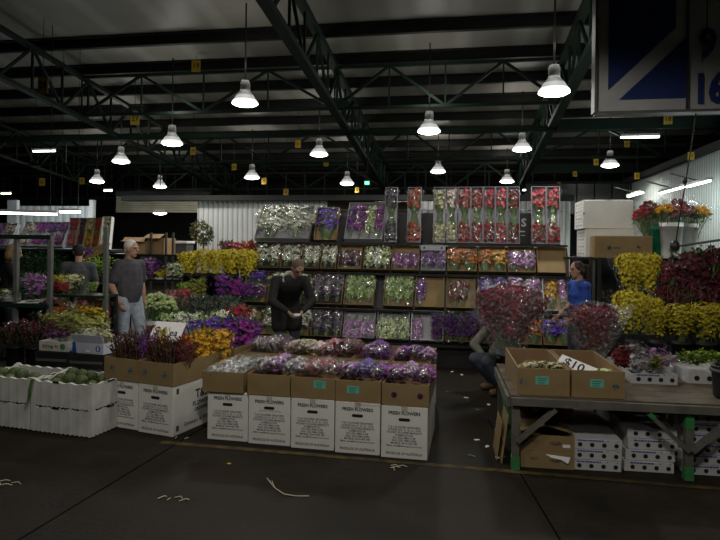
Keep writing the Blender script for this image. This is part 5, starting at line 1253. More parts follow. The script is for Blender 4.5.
mb = MB(); mb.box((0, .0, z2 - .015), (sb - sa, .34, .03)); mb.build('shelf_board', BLACK, o)
mb = MB(); mb.box((sb - X1 - .0, -.12, .95), (.05, .05, 1.9)); mb.build('post', M('dull_post_steel', (.13, .14, .13)), o)
for sx in (-1, 1):
    for y in (.14,): mb = MB(); mb.box((sx * (sb - sa) * .47, y, z2 / 2 - .015), (.04, .04, z2 - .03)); mb.build('leg', BLACK, o)
mb = MB(); mb.box((0, .0, .55), (sb - sa, .34, .03)); mb.build('shelf_board', BLACK, o)
GS = 'bunches on the shelf beside the white-haired man'
SHL = [('dense', 'mauve', 37, 276, 6.95, 'mauve bunch lying on the green rack shelf', .3), ('bush', 'deepgreen', 30, 287, 6.95, 'dark green bunch lying on the green rack', .36), ('bush', 'deepgreen', 42, 287, 6.98, 'dark green bunch at the rack post', .32),
       ('dense', 'yellow', 60, 278, 7.15, 'bright yellow bunch on the shelf by the rack post', .26), ('dense', 'cream', 74, 279, 7.15, 'cream flower bunch in white paper on the shelf', .28), ('leaf', 'greyleaf', 82, 284, 7.15, 'grey green bunch on the shelf beside the cream one', .26), ('leaf', 'green', 92, 287, 7.15, 'low green bunch on the shelf near the grey post', .24),
       ('dense', 'crimson', 56, 285, 7.02, 'small crimson bunch at the shelf edge, nearest the rack', .16), ('dense', 'red', 64, 286, 7.02, 'small red bunch at the shelf edge, beside the crimson', .16)]
for kd, c, px, py, Y, lab, W_ in SHL:
    q = at_y(px, py - 4, Y); zb0 = zr if px < 50 else z2; bouquet(kd, c, (q.x, Y, zb0 + .002), (0, -.1, 1), max(.12, q.z - zb0), W_, lab, GS, px in (37, 74), None, .9)
# things on the green rack shelf: plastic, paper
q = at_y(14, 296, 6.9); o = empty('paper_bundle', (q.x, 6.85, zr), 0, 'crumpled bright white plastic bundle on the green rack', 'paper'); mb = MB(); gg = random.Random(2); n, m = 10, 6
mb.ball((0, 0, .06), (.16, .12, .07), 12, 6); mb.v = [(x + gg.uniform(-.02, .02), y + gg.uniform(-.02, .02), max(.002, z + gg.uniform(-.02, .02))) for x, y, z in mb.v]; mb.build('bundle', M('crumpled_plastic', (.55, .56, .6), (.35, .36, .38), 12, .25), o)
mb = MB(); mb.box((-.02, -.02, .13), (.13, .1, .004), 0, Matrix.Rotation(.3, 3, 'Y')); mb.build('loose_sheet', PAPER, o)
q = at_y(36, 299, 6.9); o = empty('paper_sheet', (q.x, 6.83, zr), .2, 'white paper wrap lying flat near the rack post', 'paper'); mb = MB(); mb.box((0, 0, .02), (.26, .24, .004), 0, Matrix.Rotation(.12, 3, 'X')); mb.box((.05, -.05, .035), (.18, .12, .004), 0, Matrix.Rotation(-.15, 3, 'Y')); mb.build('sheet', PAPER, o)
bouquet('bush', 'lime', (at_y(3, 305, 6.8).x, 6.8, zr + .002), (0, 0, 1), .16, .3, 'lime green bunch at the frame edge on the green rack', GS, False)
# lower shelf flowers, near the man
for i, (kd, c, px, py, Y, nm) in enumerate((('bush', 'lime', 68, 294, 7.25, 'low lime hedge-like bunch under the shelf, first'), ('bush', 'lime', 80, 293, 7.25, 'low lime hedge-like bunch under the shelf, middle'), ('bush', 'lime', 92, 293, 7.25, 'low lime hedge-like bunch under the shelf, last'),
      ('dense', 'pink', 53, 298, 7.0, 'pink bunch below the shelf beside the rack post'), ('dense', 'orange', 63, 302, 6.95, 'orange bunch below the shelf'), ('dense', 'blush', 75, 302, 6.95, 'peach blush bunch below the shelf'), ('dense', 'pink', 88, 300, 6.95, 'dusky pink bunch below the shelf'), ('dense', 'wine', 103, 301, 6.98, 'wine red bunch beside the grey post'), ('dense', 'gold', 85, 306, 6.8, 'golden bunch below the peach one'), ('dense', 'yellow', 98, 309, 6.8, 'yellow bunch below the grey post'))):
    q = at_y(px, py, Y); bouquet(kd, c, (q.x, Y, .58), (0, -.06, 1), max(.2, q.z - .56), .26, nm, 'bunches under the shelf beside the white-haired man', False, None, .9)
# big wrapped bouquets in front
GN = 'big wrapped bouquets behind the foam boxes'
for i, (kd, c, px, py, Y, W_, lean, lab) in enumerate((('spike', 'burgundy', 12, 326, 6.2, .5, -.1, 'dark burgundy wrapped bouquet at the frame edge'), ('spike', 'burgundy', 32, 322, 6.2, .5, .0, 'dark burgundy wrapped bouquet, middle of three'), ('mass', 'plum', 48, 327, 6.3, .42, .1, 'dark plum wrapped bouquet beside the yellow-green one'), ('mass', 'olive', 62, 312, 6.45, .5, -.05, 'yellow-green filler bouquet beside the plum one'), ('mass', 'olive', 82, 311, 6.5, .55, .22, 'large yellow-green filler bouquet leaning to the cartons'))):
    q = at_y(px, py, Y); bz = .42; x0b = at_y(px - (8 if lean > .1 else 0), 370, Y).x
    bouquet(kd, c, (x0b, Y + .05, bz), (q.x - x0b + lean * .3, 0, q.z - bz), q.z - bz, W_, lab, GN, True, None, .9, wide=True)
    bucket((x0b, Y + .05, 0), .1, .5, BLACK, 'black bucket behind the foam boxes, %s from the frame edge' % ('first', 'second', 'third', 'fourth', 'fifth')[i], 'black buckets behind the foam boxes', False)

# ------------------------------------------------------------------ bucket stand beside the centre stand
a_, b_ = at_y(174, 300, 8.7).x, at_y(241, 300, 8.7).x; Xs = (a_ + b_) / 2; ws = b_ - a_
o = empty('step_stand', (Xs, 9.0, 0), 0, 'black stepped stand of flower buckets beside the white partition', 'stand')
for (y0s, y1s, z) in ((9.15, 9.8, 1.02), (8.5, 9.15, .74), (7.85, 8.5, .42)):
    mb = MB(); mb.box((0, (y0s + y1s) / 2 - 9, z - .02), (ws, y1s - y0s, .04)); mb.box((0, y0s - 9 + .015, z / 2 - .02), (ws, .03, z - .04)); mb.build('step', BLACK, o)
for sx in (-1, 1): mb = MB(); mb.box((sx * (ws / 2 - .02), .1, .36), (.03, 1.3, .7)); mb.build('side_panel', BLACK, o)
NTH = ('first', 'second', 'third', 'fourth', 'fifth')
for i, px in enumerate((190, 204, 218, 232)):
    q = at_y(px, 290, 8.85); bucket((q.x, 8.85, .742), .115, .5, BLACK, 'black bucket under the bright yellow sprays, %s from the topiary' % NTH[i], 'black buckets on the stepped stand', False)
for i, px in enumerate((192, 205, 218, 232, 248)):
    q = at_y(px, 249 if i else 251, 8.85); bouquet('mass', 'yellow', (q.x, 8.85 + .03 * (i % 2), 1.0), (-.08 if i == 0 else 0, -.04, 1), q.z - 1.0, .36, 'bright yellow spray on the stepped stand, %s from the topiary' % NTH[i], 'bright yellow sprays on the stepped stand', False, None, .9, wide=True)
for i, px in enumerate((226, 237, 248, 256)):
    q = at_y(px, 240 + (i % 2) * 2, 9.45); bouquet('dense', ('wine', 'crimson', 'orangered', 'wine')[i], (q.x, 9.45, 1.30), (0, 0, 1), q.z - 1.30, .26, 'reddish bunch behind the yellow sprays, %s from the topiary' % NTH[i], 'reddish bunches on the stepped stand', False)
q = at_y(240, 260, 9.45); bucket((q.x - .15, 9.45, 1.022), .14, .36, BLACK, 'black bucket behind the yellow sprays holding the first reddish bunches', 'black buckets on the stepped stand', False); bucket((q.x + .14, 9.45, 1.022), .14, .36, BLACK, 'black bucket behind the yellow sprays, beside the centre stand', 'black buckets on the stepped stand', False)
# topiary
q = at_y(202, 233, 9.4); o = empty('topiary_tree', (q.x, 9.4, 1.022), 0, 'small round topiary tree with yellowish fruit before the white partition', 'tree')
mb = MB(); mb.lathe([(0, 0), (.07, 0), (.1, .18), (.11, .2), (.09, .2), (0, .17)], 14); mb.build('pot', BLACK, o, True)
hc = q.z - 1.022; mb = MB(); mb.tube([(0, 0, .15), (.015, 0, hc * .5), (.04, 0, hc - .1), (0.0, 0, hc)], .014, 6); mb.tube([(.03, 0, hc - .14), (.1, 0, hc)], .008, 5); mb.tube([(.03, 0, hc - .12), (-.1, 0, hc - .03)], .008, 5); mb.build('trunk', WOOD, o)
mb = MB(); gg = random.Random(5)
for k in range(420):
    v = rv(gg); v = v.normalized() * gg.uniform(.55, 1.0); c = Vector((v.x * .19, v.y * .17, hc + v.z * .19 + (.03 if v.x < 0 else -.02))); leaf(mb, c, v + rv(gg), rv(gg), gg.uniform(.04, .07), .017)
mb.build('foliage', M('topiary_leaf', (.12, .15, .06), (.06, .085, .04), 12, .6), o)
mb = MB()
for k in range(40):
    v = rv(gg).normalized(); mb.ball((v.x * .18, v.y * .17, hc + v.z * .18), .017, 6, 4)
mb.build('fruit', M('yellow_fruit', (.45, .33, .08), (.35, .24, .05), 8, .5), o)
# purple orchids, lime flowers, roses, foliage, white row
MS = 'flower bunches on the lower steps'
for i, (kd, c, px, py, Y, zb0, W_, dy_, lab, sl) in enumerate((
    ('dense', 'purple', 222, 275, 8.42, .86, .25, -.2, 'deep purple orchid bunch before the black buckets, nearer the roses', False), ('dense', 'magenta', 235, 277, 8.42, .86, .25, -.2, 'magenta purple orchid bunch before the black buckets, middle', False), ('dense', 'purple', 246, 281, 8.42, .86, .2, -.2, 'deep purple orchid bunch before the black buckets, beside the centre stand', False),
    ('dense', 'lime', 184, 283, 8.45, .76, .28, -.1, 'lime yellow bunch at the step edge, lower one', False), ('dense', 'olive', 196, 277, 8.5, .76, .30, -.1, 'lime yellow bunch at the step edge, under the topiary', False),
    ('dense', 'pink', 170, 289, 8.25, .50, .26, -.05, 'dusky pink bunch beside the cream roses, first', False), ('dense', 'pinkred', 183, 289, 8.3, .50, .26, -.05, 'rosy red bunch beside the cream roses, second', False))):
    q = at_y(px, py, Y); bouquet(kd, c, (q.x, Y + .1, zb0), (0, dy_, 1), q.z - zb0, W_, lab, MS, sl)
for i, px in enumerate((183, 192, 201, 210, 219, 228, 236)):
    q = at_y(px, 298 - (i % 2), 8.1); bouquet('leaf', 'greyleaf', (q.x, 8.15, .44), (0, -.08, 1), q.z - .44, .26, 'dark silvery foliage bundle in clear sleeve, %s from the rosy red bunch' % (NTH + ('sixth', 'seventh'))[i], 'dark foliage bundles on the lowest step', True, None, .9, cm=CELLOD)
WB = M('white_pail', (.5, .5, .48), (.42, .42, .4), 5, .5)
q = at_y(154, 330, 7.85); zt = at_y(154, 320, 7.85).z
o = bucket((q.x, 7.85, .0), .13, zt, WB, 'white bucket of cream roses beside the white-haired man\'s hand', 'white buckets', True)
for i, (px, py) in enumerate(((147, 292), (156, 289), (165, 293), (152, 297), (163, 299), (172, 298))):
    qq = at_y(px, py, 7.8); bouquet('rose', 'limecream', (q.x + .03 * (i % 3 - 1), 7.85, .4), (qq.x - q.x, -.06 if i > 2 else .08, qq.z - .4), (Vector((qq.x - q.x, 0, qq.z - .4))).length, .24, 'cream rose bunch in the white bucket, %s' % ('by the man\'s arm', 'topmost', 'upper one near pink', 'lower one by the man', 'lower middle', 'lowest near pink')[i], 'cream rose bunches', False)
for i, px in enumerate((168, 180, 193, 207, 222, 236)):
    q = at_y(px, 311 + (i % 2) * 2, 7.55); bouquet('dense', 'white' if i % 3 else 'limecream', (q.x, 7.6, .3), (0, -.06, 1), q.z - .3, .30, 'white flower bunch in the row behind the purple flowers, %s from the white bucket' % (NTH + ('sixth',))[i], 'white flower bunches', i == 4)
    if i % 2 == 0: bucket((q.x + .09, 7.62, 0), .13, .42, BLACK, 'black floor bucket under the white flower row, %s from the white bucket' % NTH[i // 2], 'black floor buckets', False)
# rack behind with cardboard boxes
ka, kb_ = at_y(116, 252, 10.2).x, at_y(188, 252, 10.2).x; kz = at_y(150, 254, 10.2).z
o = rack(((ka + kb_) / 2, 10.2, 0), kb_ - ka, .55, (kz, 1.05), kz + .02, 'grey steel rack behind the white-haired man carrying brown boxes', STEEL)
for px in (151, 166, 173): mb = MB(); mb.box((at_y(px, 250, 9.95).x - (ka + kb_) / 2, -.25, .95), (.035, .035, 1.9)); mb.build('upright', STEEL, o)
for (p0, p1, y0_, dy, lab, rzz) in ((126, 148, 238, 0., 'open brown cardboard box just behind the white-haired man', .25), (150, 172, 234, .02, 'slanted brown cardboard box on the steel rack, beside the rack posts', -.2)):
    q = at_y((p0 + p1) / 2, 250, 10.2); w = (at_y(p1, 250, 10.2).x - at_y(p0, 250, 10.2).x) * .86; h = at_y(p0, y0_, 10.2).z - kz
    o = empty('cardboard_box', (q.x, 10.22, kz + .002), rzz, lab, 'box', 'brown boxes on the grey rack'); mb = MB(); open_box(mb, w, .32, h * .8, .008); mb.build('box_body', M('bright_cardboard', (.42, .27, .13)), o)
    mb = MB(); mb.box((0, -.22, h * .8 + .03), (w, .16, .006), 0, Matrix.Rotation(.5, 3, 'X')); mb.box((-w * .56, 0, h * .8 + .02), (.12, .3, .006), 0, Matrix.Rotation(-.4, 3, 'Y')); mb.build('box_flap', M('bright_cardboard', (.42, .27, .13)), o)
q = at_y(179, 240, 10.6); o = empty('white_box', (q.x, 10.5, kz + .002), 0, 'long white lidded box behind the topiary and rack posts', 'box'); mb = MB(); mb.box((0, 0, .10), (.55, .3, .2)); mb.build('box_base', DARKG, o); mb = MB(); mb.box((0, 0, .225), (.6, .34, .05)); mb.build('lid', PAPER, o, bevel=.01)
for i, (kd, c, px, py, lab) in enumerate((('dense', 'mauve', 143, 256, 'mauve orchid bunch in front of the man\'s chest, upper'), ('dense', 'purple', 147, 261, 'purple orchid bunch beside the man\'s chest, lower'), ('dense', 'yellow', 158, 269, 'yellow tulip bunch beyond the man\'s chest'), ('dense', 'white', 169, 262, 'white bunch on the grey rack, nearer the man'), ('dense', 'limecream', 178, 262, 'pale bunch on the grey rack, by the yellow sprays'))):
    q = at_y(px, py, 9.85 if i > 1 else 9.8); bouquet(kd, c, (q.x, 10.05, 1.055), (0, -.2, 1), q.z - 1.05, .32, lab, 'bunches on the grey rack', i in (0, 3))
# ------------------------------------------------------------------ litter on the floor
gg = random.Random(11)
mb = MB(); P0 = [at_z(267, 478, .004), at_z(275, 488, .006), at_z(284, 494, .008), at_z(296, 496, .004), at_z(309, 496, .004)]; mb.tube(P0, .004, 4); mb.tube([P0[1], at_z(272, 481, .02)], .003, 4); tag(mb.build('straw_stalk', M('dry_straw', (.5, .47, .36), None, 8, .8)), 'long bent pale stalk lying on the open floor', 'stalk')
for i, (x, y, lab) in enumerate(((398, 466, 'pale plant scrap in front of the end carton'), (176, 436, 'white scrap beside the side-printed carton\'s corner'), (170, 498, 'thin straw on the open dark floor'), (4, 483, 'pale scrap at the frame edge'), (236, 465, 'tiny yellow petal on the open floor'))):
    mb = MB()
    for k in range(4 if i != 4 else 1):
        a = at_z(x + gg.uniform(-9, 9), y + gg.uniform(-3, 3), .004); b = a + Vector((gg.uniform(-.09, .09), gg.uniform(-.06, .06), .004))
        if i == 4: mb.ball(a, (.02, .015, .004), 6, 4)
        else: mb.tube([a, (a + b) / 2 + Vector((.01, .01, .008)), b], .0035, 4)
    tag(mb.build('floor_scrap', M('dry_straw', (.5, .47, .36)) if i != 4 else YELT), lab, 'litter')
for i, (x, y) in enumerate(((447, 392), (462, 375), (467, 398), (478, 410), (489, 405), (487, 447), (472, 456), (500, 458), (501, 448), (503, 456), (478, 440), (452, 372))):
    p = at_z(x, y, .003); mb = MB(); mb.box((0, 0, .003), (.05 * gg.uniform(.5, 1.4), .02, .004)); mb.box((.02, .012, .003), (.02, .03, .004), 0, Matrix.Rotation(.6, 3, 'Z'))
    o = mb.build('floor_scrap', PAPER if i % 3 else LEAFM, None, False, p, gg.uniform(0, 3)); tag(o, '%s scrap on the floor between cartons and table, %s' % ('white' if i % 3 else 'green', ('near the plinth', 'below the crouching knee', 'third from the plinth', 'by the boots', 'beside the boots, smaller', 'by the table leg', 'closest to the yellow line', 'at the leg foot', 'just inside the leg', 'touching the yellow line', 'midway to the leg', 'farthest by the plinth')[i]), 'litter', 'scraps on the floor')
# ------------------------------------------------------------------ people
def capsule(mb, a, b, ra, rb, fwd=None, k=1.0, n=12):
    a, b = Vector(a), Vector(b); t = (b - a)
    if t.length < 1e-5: t = Vector((0, 0, .001))
    t.normalize(); f = Vector(fwd) if fwd is not None else Vector((0, 1, 0))
    if abs(t.dot(f)) > .95: f = Vector((0, 0, 1)) if abs(t.z) < .9 else Vector((0, 1, 0))
    f = (f - t * f.dot(t)).normalized(); s = t.cross(f)
    rings = [(a - t * ra * math.sin(p), ra * math.cos(p)) for p in (1.45, 1.05, .6, .2)] + [(a.lerp(b, q), ra + (rb - ra) * q) for q in (.25, .5, .75)] + [(b + t * rb * math.sin(p), rb * math.cos(p)) for p in (.2, .6, 1.05, 1.45)]
    b0 = len(mb.v)
    for c, r in rings:
        for i in range(n):
            an = 2 * PI * i / n; mb.v.append(tuple(c + s * r * math.cos(an) + f * r * k * math.sin(an)))
    for j in range(len(rings) - 1):
        for i in range(n): mb.f.append((b0 + j * n + i, b0 + j * n + (i + 1) % n, b0 + (j + 1) * n + (i + 1) % n, b0 + (j + 1) * n + i)); mb.m.append(0)
    mb.f.append(tuple(b0 + i for i in range(n))[::-1]); mb.m.append(0); mb.f.append(tuple(b0 + (len(rings) - 1) * n + i for i in range(n))); mb.m.append(0)
def ell(mb, c, r, R=None, n=16, m=12):
    b0 = len(mb.v); mb.ball((0, 0, 0), r, n, m)
    for i in range(b0, len(mb.v)):
        v = Vector(mb.v[i]); v = (R @ v if R is not None else v) + Vector(c); mb.v[i] = tuple(v)
def fuse(mb, name, voxel, smooth=3):
    me = mb.mesh(name, []); o = bpy.data.objects.new('tmp', me); COL.objects.link(o)
    r = o.modifiers.new('r', 'REMESH'); r.mode = 'VOXEL'; r.voxel_size = voxel; r.use_smooth_shade = True
    s = o.modifiers.new('s', 'SMOOTH'); s.factor = .5; s.iterations = smooth
    bpy.context.view_layer.update(); dg = bpy.context.evaluated_depsgraph_get()
    out = bpy.data.meshes.new_from_object(o.evaluated_get(dg)); bpy.data.objects.remove(o); bpy.data.meshes.remove(me); out.name = name
    return out
SKIN = M('skin', (.40, .235, .165), (.35, .2, .14), 6, .5); EYE = M('eye_dark', (.03, .025, .02), None, 5, .3); LIP = M('lip', (.3, .12, .1), None, 5, .5)
J0 = dict(pel=(0, 0, .95), wst=(0, .01, 1.1), che=(0, .0, 1.3), nek=(0, -.005, 1.45), hed=(0, .035, 1.62),
          shL=(-.19, 0, 1.40), elL=(-.245, -.02, 1.12), wrL=(-.25, .07, .88), shR=(.19, 0, 1.40), elR=(.245, -.02, 1.12), wrR=(.25, .07, .88),
          hiL=(-.095, 0, .92), knL=(-.105, .03, .5), anL=(-.11, -.02, .09), hiR=(.095, 0, .92), knR=(.105, .03, .5), anR=(.11, -.02, .09),
          face=(0, 1, 0), up=(0, 0, 1), toL=(-.03, 1, 0), toR=(.03, 1, 0), belly=.15, palmL=(1, 0, 0), palmR=(-1, 0, 0), handL=None, handR=None)
def person(label, loc, facing, J, scale=1.0, top=None, top_long=False, top_len=0., pants=None, shoes=None, hair=None, hairkind='short', extras=None, collar=None, hands_scale=1.0, female=False, bulk=1.0):
    q = dict(J0); q.update(J); V = {k: (Vector(v) if isinstance(v, tuple) else v) for k, v in q.items()}
    h = math.atan2(-facing.x, facing.y); o = empty('person', loc, h, label, 'person'); o.scale = (scale,) * 3
    f = V['face'].normalized(); u = V['up']; u = (u - f * u.dot(f)).normalized(); s = f.cross(u); RH = Matrix((s, f, u)).transposed()
    body = MB(); tf = (V['che'] - V['pel']); fw = Vector((0, 1, 0)); fw = (fw - tf.normalized() * fw.dot(tf.normalized())).normalized()
    bel = q['belly'] * bulk
    def torso(mb, g=0.):
        capsule(mb, V['pel'], V['wst'], .155 * bulk + g, bel + g, fw, .72); capsule(mb, V['wst'], V['che'], bel + g, (.155 if female else .172) * bulk + g, fw, .70)
        capsule(mb, V['che'], V['che'].lerp(V['nek'], .6), (.155 if female else .172) * bulk + g, .09 + g, fw, .68); capsule(mb, V['shL'], V['shR'], .062 + g, .062 + g, fw, 1.0)
        if female: capsule(mb, V['che'] + fw * .045 + Vector((-.07, 0, -.03)), V['che'] + fw * .045 + Vector((.07, 0, -.03)), .062 + g, .062 + g, fw)
    torso(body); capsule(body, V['nek'] - u * .02, V['hed'] - u * .06 - f * .02, .056, .054)
    hd = V['hed']
    ell(body, hd + u * .015, (.074, .094, .108), RH); ell(body, hd - u * .055 + f * .018, (.056, .066, .062), RH); ell(body, hd - u * .095 + f * .055, (.026, .024, .02), RH)
    capsule(body, hd + f * .088 + u * .02, hd + f * .108 - u * .022, .011, .016); ell(body, hd + f * .088 - u * .056, (.024, .012, .012), RH); ell(body, hd + f * .084 + u * .037, (.05, .012, .01), RH)
    for sx in (-1, 1): ell(body, hd + s * .077 * sx - f * .01 + u * .0, (.012, .02, .032), RH)
    for sd in 'LR':
        sh, el, wr = V['sh' + sd], V['el' + sd], V['wr' + sd]
        capsule(body, sh, el, .053 * bulk, .041 * bulk); capsule(body, el, el.lerp(wr, .4), .043 * bulk, .042 * bulk); capsule(body, el.lerp(wr, .4), wr, .042 * bulk, .027)
        d = (wr - el).normalized() if V['hand' + sd] is None else V['hand' + sd].normalized()
        pn = V['palm' + sd]; pn = (pn - d * pn.dot(d)).normalized(); sid = d.cross(pn)  # palm normal, sideways
        if (sid.dot(fw) < 0): sid = -sid
        hs = hands_scale; capsule(body, wr, wr + d * .075 * hs, .026, .036, pn, .5)
        for k, L in enumerate((.07, .078, .074, .058)):
            b = wr + d * .085 * hs + sid * (.028 - .019 * k); m_ = b + d * L * .5 * hs + pn * .012; e = m_ + (d * .6 + pn * .75).normalized() * L * .5 * hs
            capsule(body, b, m_, .0098, .0092, n=8); capsule(body, m_, e, .0092, .008, n=8)
        tb_ = wr + d * .035 * hs + sid * .03; capsule(body, tb_, tb_ + (d * .55 + sid * .7 + pn * .3).normalized() * .035, .0125, .011, n=8); t2_ = tb_ + (d * .55 + sid * .7 + pn * .3).normalized() * .035; capsule(body, t2_, t2_ + (d * .9 + sid * .2 + pn * .4).normalized() * .03, .011, .009, n=8)
        hi, kn, an = V['hi' + sd], V['kn' + sd], V['an' + sd]
        capsule(body, hi, kn, .086 * bulk, .058); capsule(body, kn, kn.lerp(an, .35), .056, .056); capsule(body, kn.lerp(an, .35), an, .056, .037)
        to = V['to' + sd].normalized(); capsule(body, an - Vector((0, 0, .035)) - to * .03, an - Vector((0, 0, .05)) + to * .13, .038, .034, None, 1)
    me = fuse(body, 'body', .009, 2); me.materials.clear(); [me.materials.append(m) for m in (SKIN, EYE, LIP, hair or SKIN)]
    idx = [0] * len(me.polygons)
    for p in me.polygons:
        c = p.center - hd; a, b, z = c.dot(s), c.dot(f), c.dot(u)
        if b > .05:
            if .016 < abs(a) < .047 and .006 < z < .021: idx[p.index] = 1
            elif .014 < abs(a) < .052 and .032 < z < .042: idx[p.index] = 3
            elif abs(a) < .025 and -.062 < z < -.05: idx[p.index] = 2
    me.polygons.foreach_set('material_index', idx); put('body', me, o)
    # clothes
    if top:
        mb = MB(); torso(mb, .014)
        if top_len: 
            for sd in 'LR': capsule(mb, V['hi' + sd] + Vector((0, 0, .02)), V['hi' + sd].lerp(V['kn' + sd], top_len), .115 * bulk, .112 * bulk)
            capsule(mb, V['pel'], V['pel'] - Vector((0, 0, .06)), .18 * bulk, .18 * bulk, fw, .75)
        for sd in 'LR':
            sh, el, wr = V['sh' + sd], V['el' + sd], V['wr' + sd]
            if top_long: capsule(mb, sh, el, .07 * bulk, .056 * bulk); capsule(mb, el, el.lerp(wr, .93), .057 * bulk, .042)
            else: capsule(mb, sh, sh.lerp(el, .74), .068 * bulk, .064 * bulk)
        if collar: 
            pass
        m_ = fuse(mb, 'shirt', .012, 3); m_.materials.clear(); m_.materials.append(top); put('jacket' if top_len else 'shirt', m_, o)
        if collar:
            mb = MB(); nk = V['nek']
            for sx in (-1, 1): capsule(mb, nk - f * .045 + s * .04 * sx + u * .015, nk + fw * .075 + s * .035 * sx - Vector((0, 0, .07)), .022, .018)
            capsule(mb, nk - f * .055 - s * .035 + u * .02, nk - f * .055 + s * .035 + u * .02, .022, .022)
            m_ = fuse(mb, 'collar', .008, 2); m_.materials.clear(); m_.materials.append(collar); put('collar', m_, o)
    if pants:
        mb = MB(); capsule(mb, V['pel'] + (V['wst'] - V['pel']) * .3, V['pel'] - Vector((0, 0, .04)), .165 * bulk, .15 * bulk, fw, .74)
        for sd in 'LR':
            hi, kn, an = V['hi' + sd], V['kn' + sd], V['an' + sd]; capsule(mb, hi, kn, .1 * bulk, .074); capsule(mb, kn, an, .072, .062)
        m_ = fuse(mb, 'trousers', .012, 3); m_.materials.clear(); m_.materials.append(pants); put('trousers', m_, o)
    for sd in 'LR':
        mb = MB(); an = V['an' + sd]; to = V['to' + sd].normalized(); capsule(mb, an - Vector((0, 0, .04)) - to * .04, an - Vector((0, 0, .045)) + to * .14, .046, .042); capsule(mb, an, an - Vector((0, 0, .04)), .046, .046)
        m_ = fuse(mb, 'shoe', .01, 2); m_.materials.clear(); m_.materials.append(shoes or BLACK); put('shoe', m_, o)
    if hair:
        mb = MB()
        if hairkind == 'short':
            ell(mb, hd + u * .04 - f * .014, (.08, .094, .094), RH); ell(mb, hd - f * .035 - u * .0, (.071, .06, .072), RH)
        elif hairkind == 'tail':
            ell(mb, hd + u * .036 - f * .016, (.08, .095, .094), RH); ell(mb, hd - f * .045 - u * .01, (.076, .068, .09), RH)
            t0 = hd - f * .11 + u * .045; capsule(mb, t0, t0 - f * .05 - u * .03, .032, .042); capsule(mb, t0 - f * .05 - u * .03, t0 - f * .05 - u * .2, .044, .034); capsule(mb, t0 - f * .05 - u * .2, t0 - f * .035 - u * .33, .033, .014)
            for sx in (-1, 1): capsule(mb, hd + s * .07 * sx + u * .05 + f * .02, hd + s * .075 * sx - u * .02 - f * .03, .02, .022)
        else:
            ell(mb, hd + u * .035 - f * .02, (.098, .105, .105), RH); ell(mb, hd - f * .045 - u * .03, (.1, .08, .12), RH)
            for sx in (-1, 1): capsule(mb, hd + s * .08 * sx + u * .04, hd + s * .082 * sx - u * .1, .03, .03)
        m_ = fuse(mb, 'hair', .009, 2); m_.materials.clear(); m_.materials.append(hair); put('hair', m_, o)
    if extras: extras(o, V, f, u, s, RH)
    return o
JEANS = M('pale_jeans', (.36, .41, .47), (.26, .3, .36), 14, .85, .2); DJEANS = M('dark_jeans', (.035, .04, .055), (.025, .028, .04), 10, .85)
CHAR = M('charcoal_shirt', (.075, .07, .085), (.055, .052, .064), 14, .85, .3); BLKC = M('black_jacket', (.014, .014, .014), (.009, .009, .009), 6, .8, .3); BLUEP = M('blue_polo', (.02, .07, .33), (.014, .045, .25), 6, .7, .2)
GREYS = M('grey_tshirt', (.08, .085, .095), (.06, .065, .07), 8, .8); SAGE = M('sage_grey_sweater', (.2, .2, .165), (.14, .14, .115), 16, .9, .4)
HWHITE = M('white_hair', (.66, .64, .6), (.5, .48, .45), 60, .7); HBROWN = M('brown_hair', (.045, .025, .016), (.026, .015, .01), 60, .7); HGREY = M('thinning_grey_brown_hair', (.13, .095, .07), (.08, .06, .045), 60, .7); HBLOND = M('blond_hair', (.3, .2, .1), (.2, .13, .06), 60, .6)
# white-haired man walking
g0 = at_d(129, 300, 8.15); fac = R0 * .86 - FW * .5
person('white-haired man in charcoal short-sleeved shirt and pale jeans walking past the roses', (g0.x, g0.y, 0), fac,
       dict(face=(-.3, 1, -.02), belly=.172, elL=(-.26, -.06, 1.13), wrL=(-.25, .0, .88), elR=(.26, -.03, 1.13), wrR=(.26, .12, .91), knL=(-.1, .13, .5), anL=(-.1, .16, .09), knR=(.1, .02, .48), anR=(.1, -.2, .11), shL=(-.18, 0, 1.4), shR=(.18, 0, 1.4)), 1.0, CHAR, False, 0, JEANS, BLACK, HWHITE, 'short', collar=CHAR, bulk=1.08)
# man bending over the trays
g0 = at_d(288, 300, 7.75); fac = -FW * .92 + R0 * .30
def hood(o, V, f, u, s, RH):
    mb = MB(); nk = V['nek']; capsule(mb, nk + Vector((.13, -.03, .0)), nk + Vector((.06, -.1, .05)), .03, .03); capsule(mb, nk + Vector((.06, -.1, .05)), nk + Vector((-.06, -.1, .05)), .03, .028); capsule(mb, nk + Vector((.13, -.03, .0)), nk + Vector((.14, .04, -.06)), .03, .014)
    m_ = fuse(mb, 'hood', .009, 2); m_.materials.clear(); m_.materials.append(M('pale_grey_hood', (.3, .31, .32), None, 8, .8)); put('hood_lining', m_, o)
person('man in black jacket bending over the trays, looking at his hands', (g0.x, g0.y, 0), fac,
       dict(pel=(0, -.12, .92), wst=(0, -.03, 1.05), che=(0, .10, 1.2), nek=(-.03, .2, 1.33), hed=(-.07, .29, 1.45), face=(-.12, .72, -.62), up=(0, .62, .72), hiL=(-.095, -.1, .9), hiR=(.095, -.1, .9), knL=(-.1, -.02, .5), knR=(.1, -.02, .5), anL=(-.11, -.1, .09), anR=(.11, -.1, .09),
            shL=(-.19, .15, 1.28), elL=(-.27, .28, 1.02), wrL=(-.09, .47, .90), shR=(.19, .15, 1.28), elR=(.27, .28, 1.02), wrR=(.09, .47, .90), handL=(.35, .6, -.35), handR=(-.35, .6, -.35), palmL=(1, 0, .2), palmR=(-1, 0, .2)), .97, BLKC, True, .6, DJEANS, BLACK, HGREY, 'short', collar=None, bulk=1.05, extras=hood)
h_ = math.atan2(-fac.x, fac.y); q = Matrix.Rotation(h_, 3, 'Z') @ Vector((0, .58, .875)) * .97
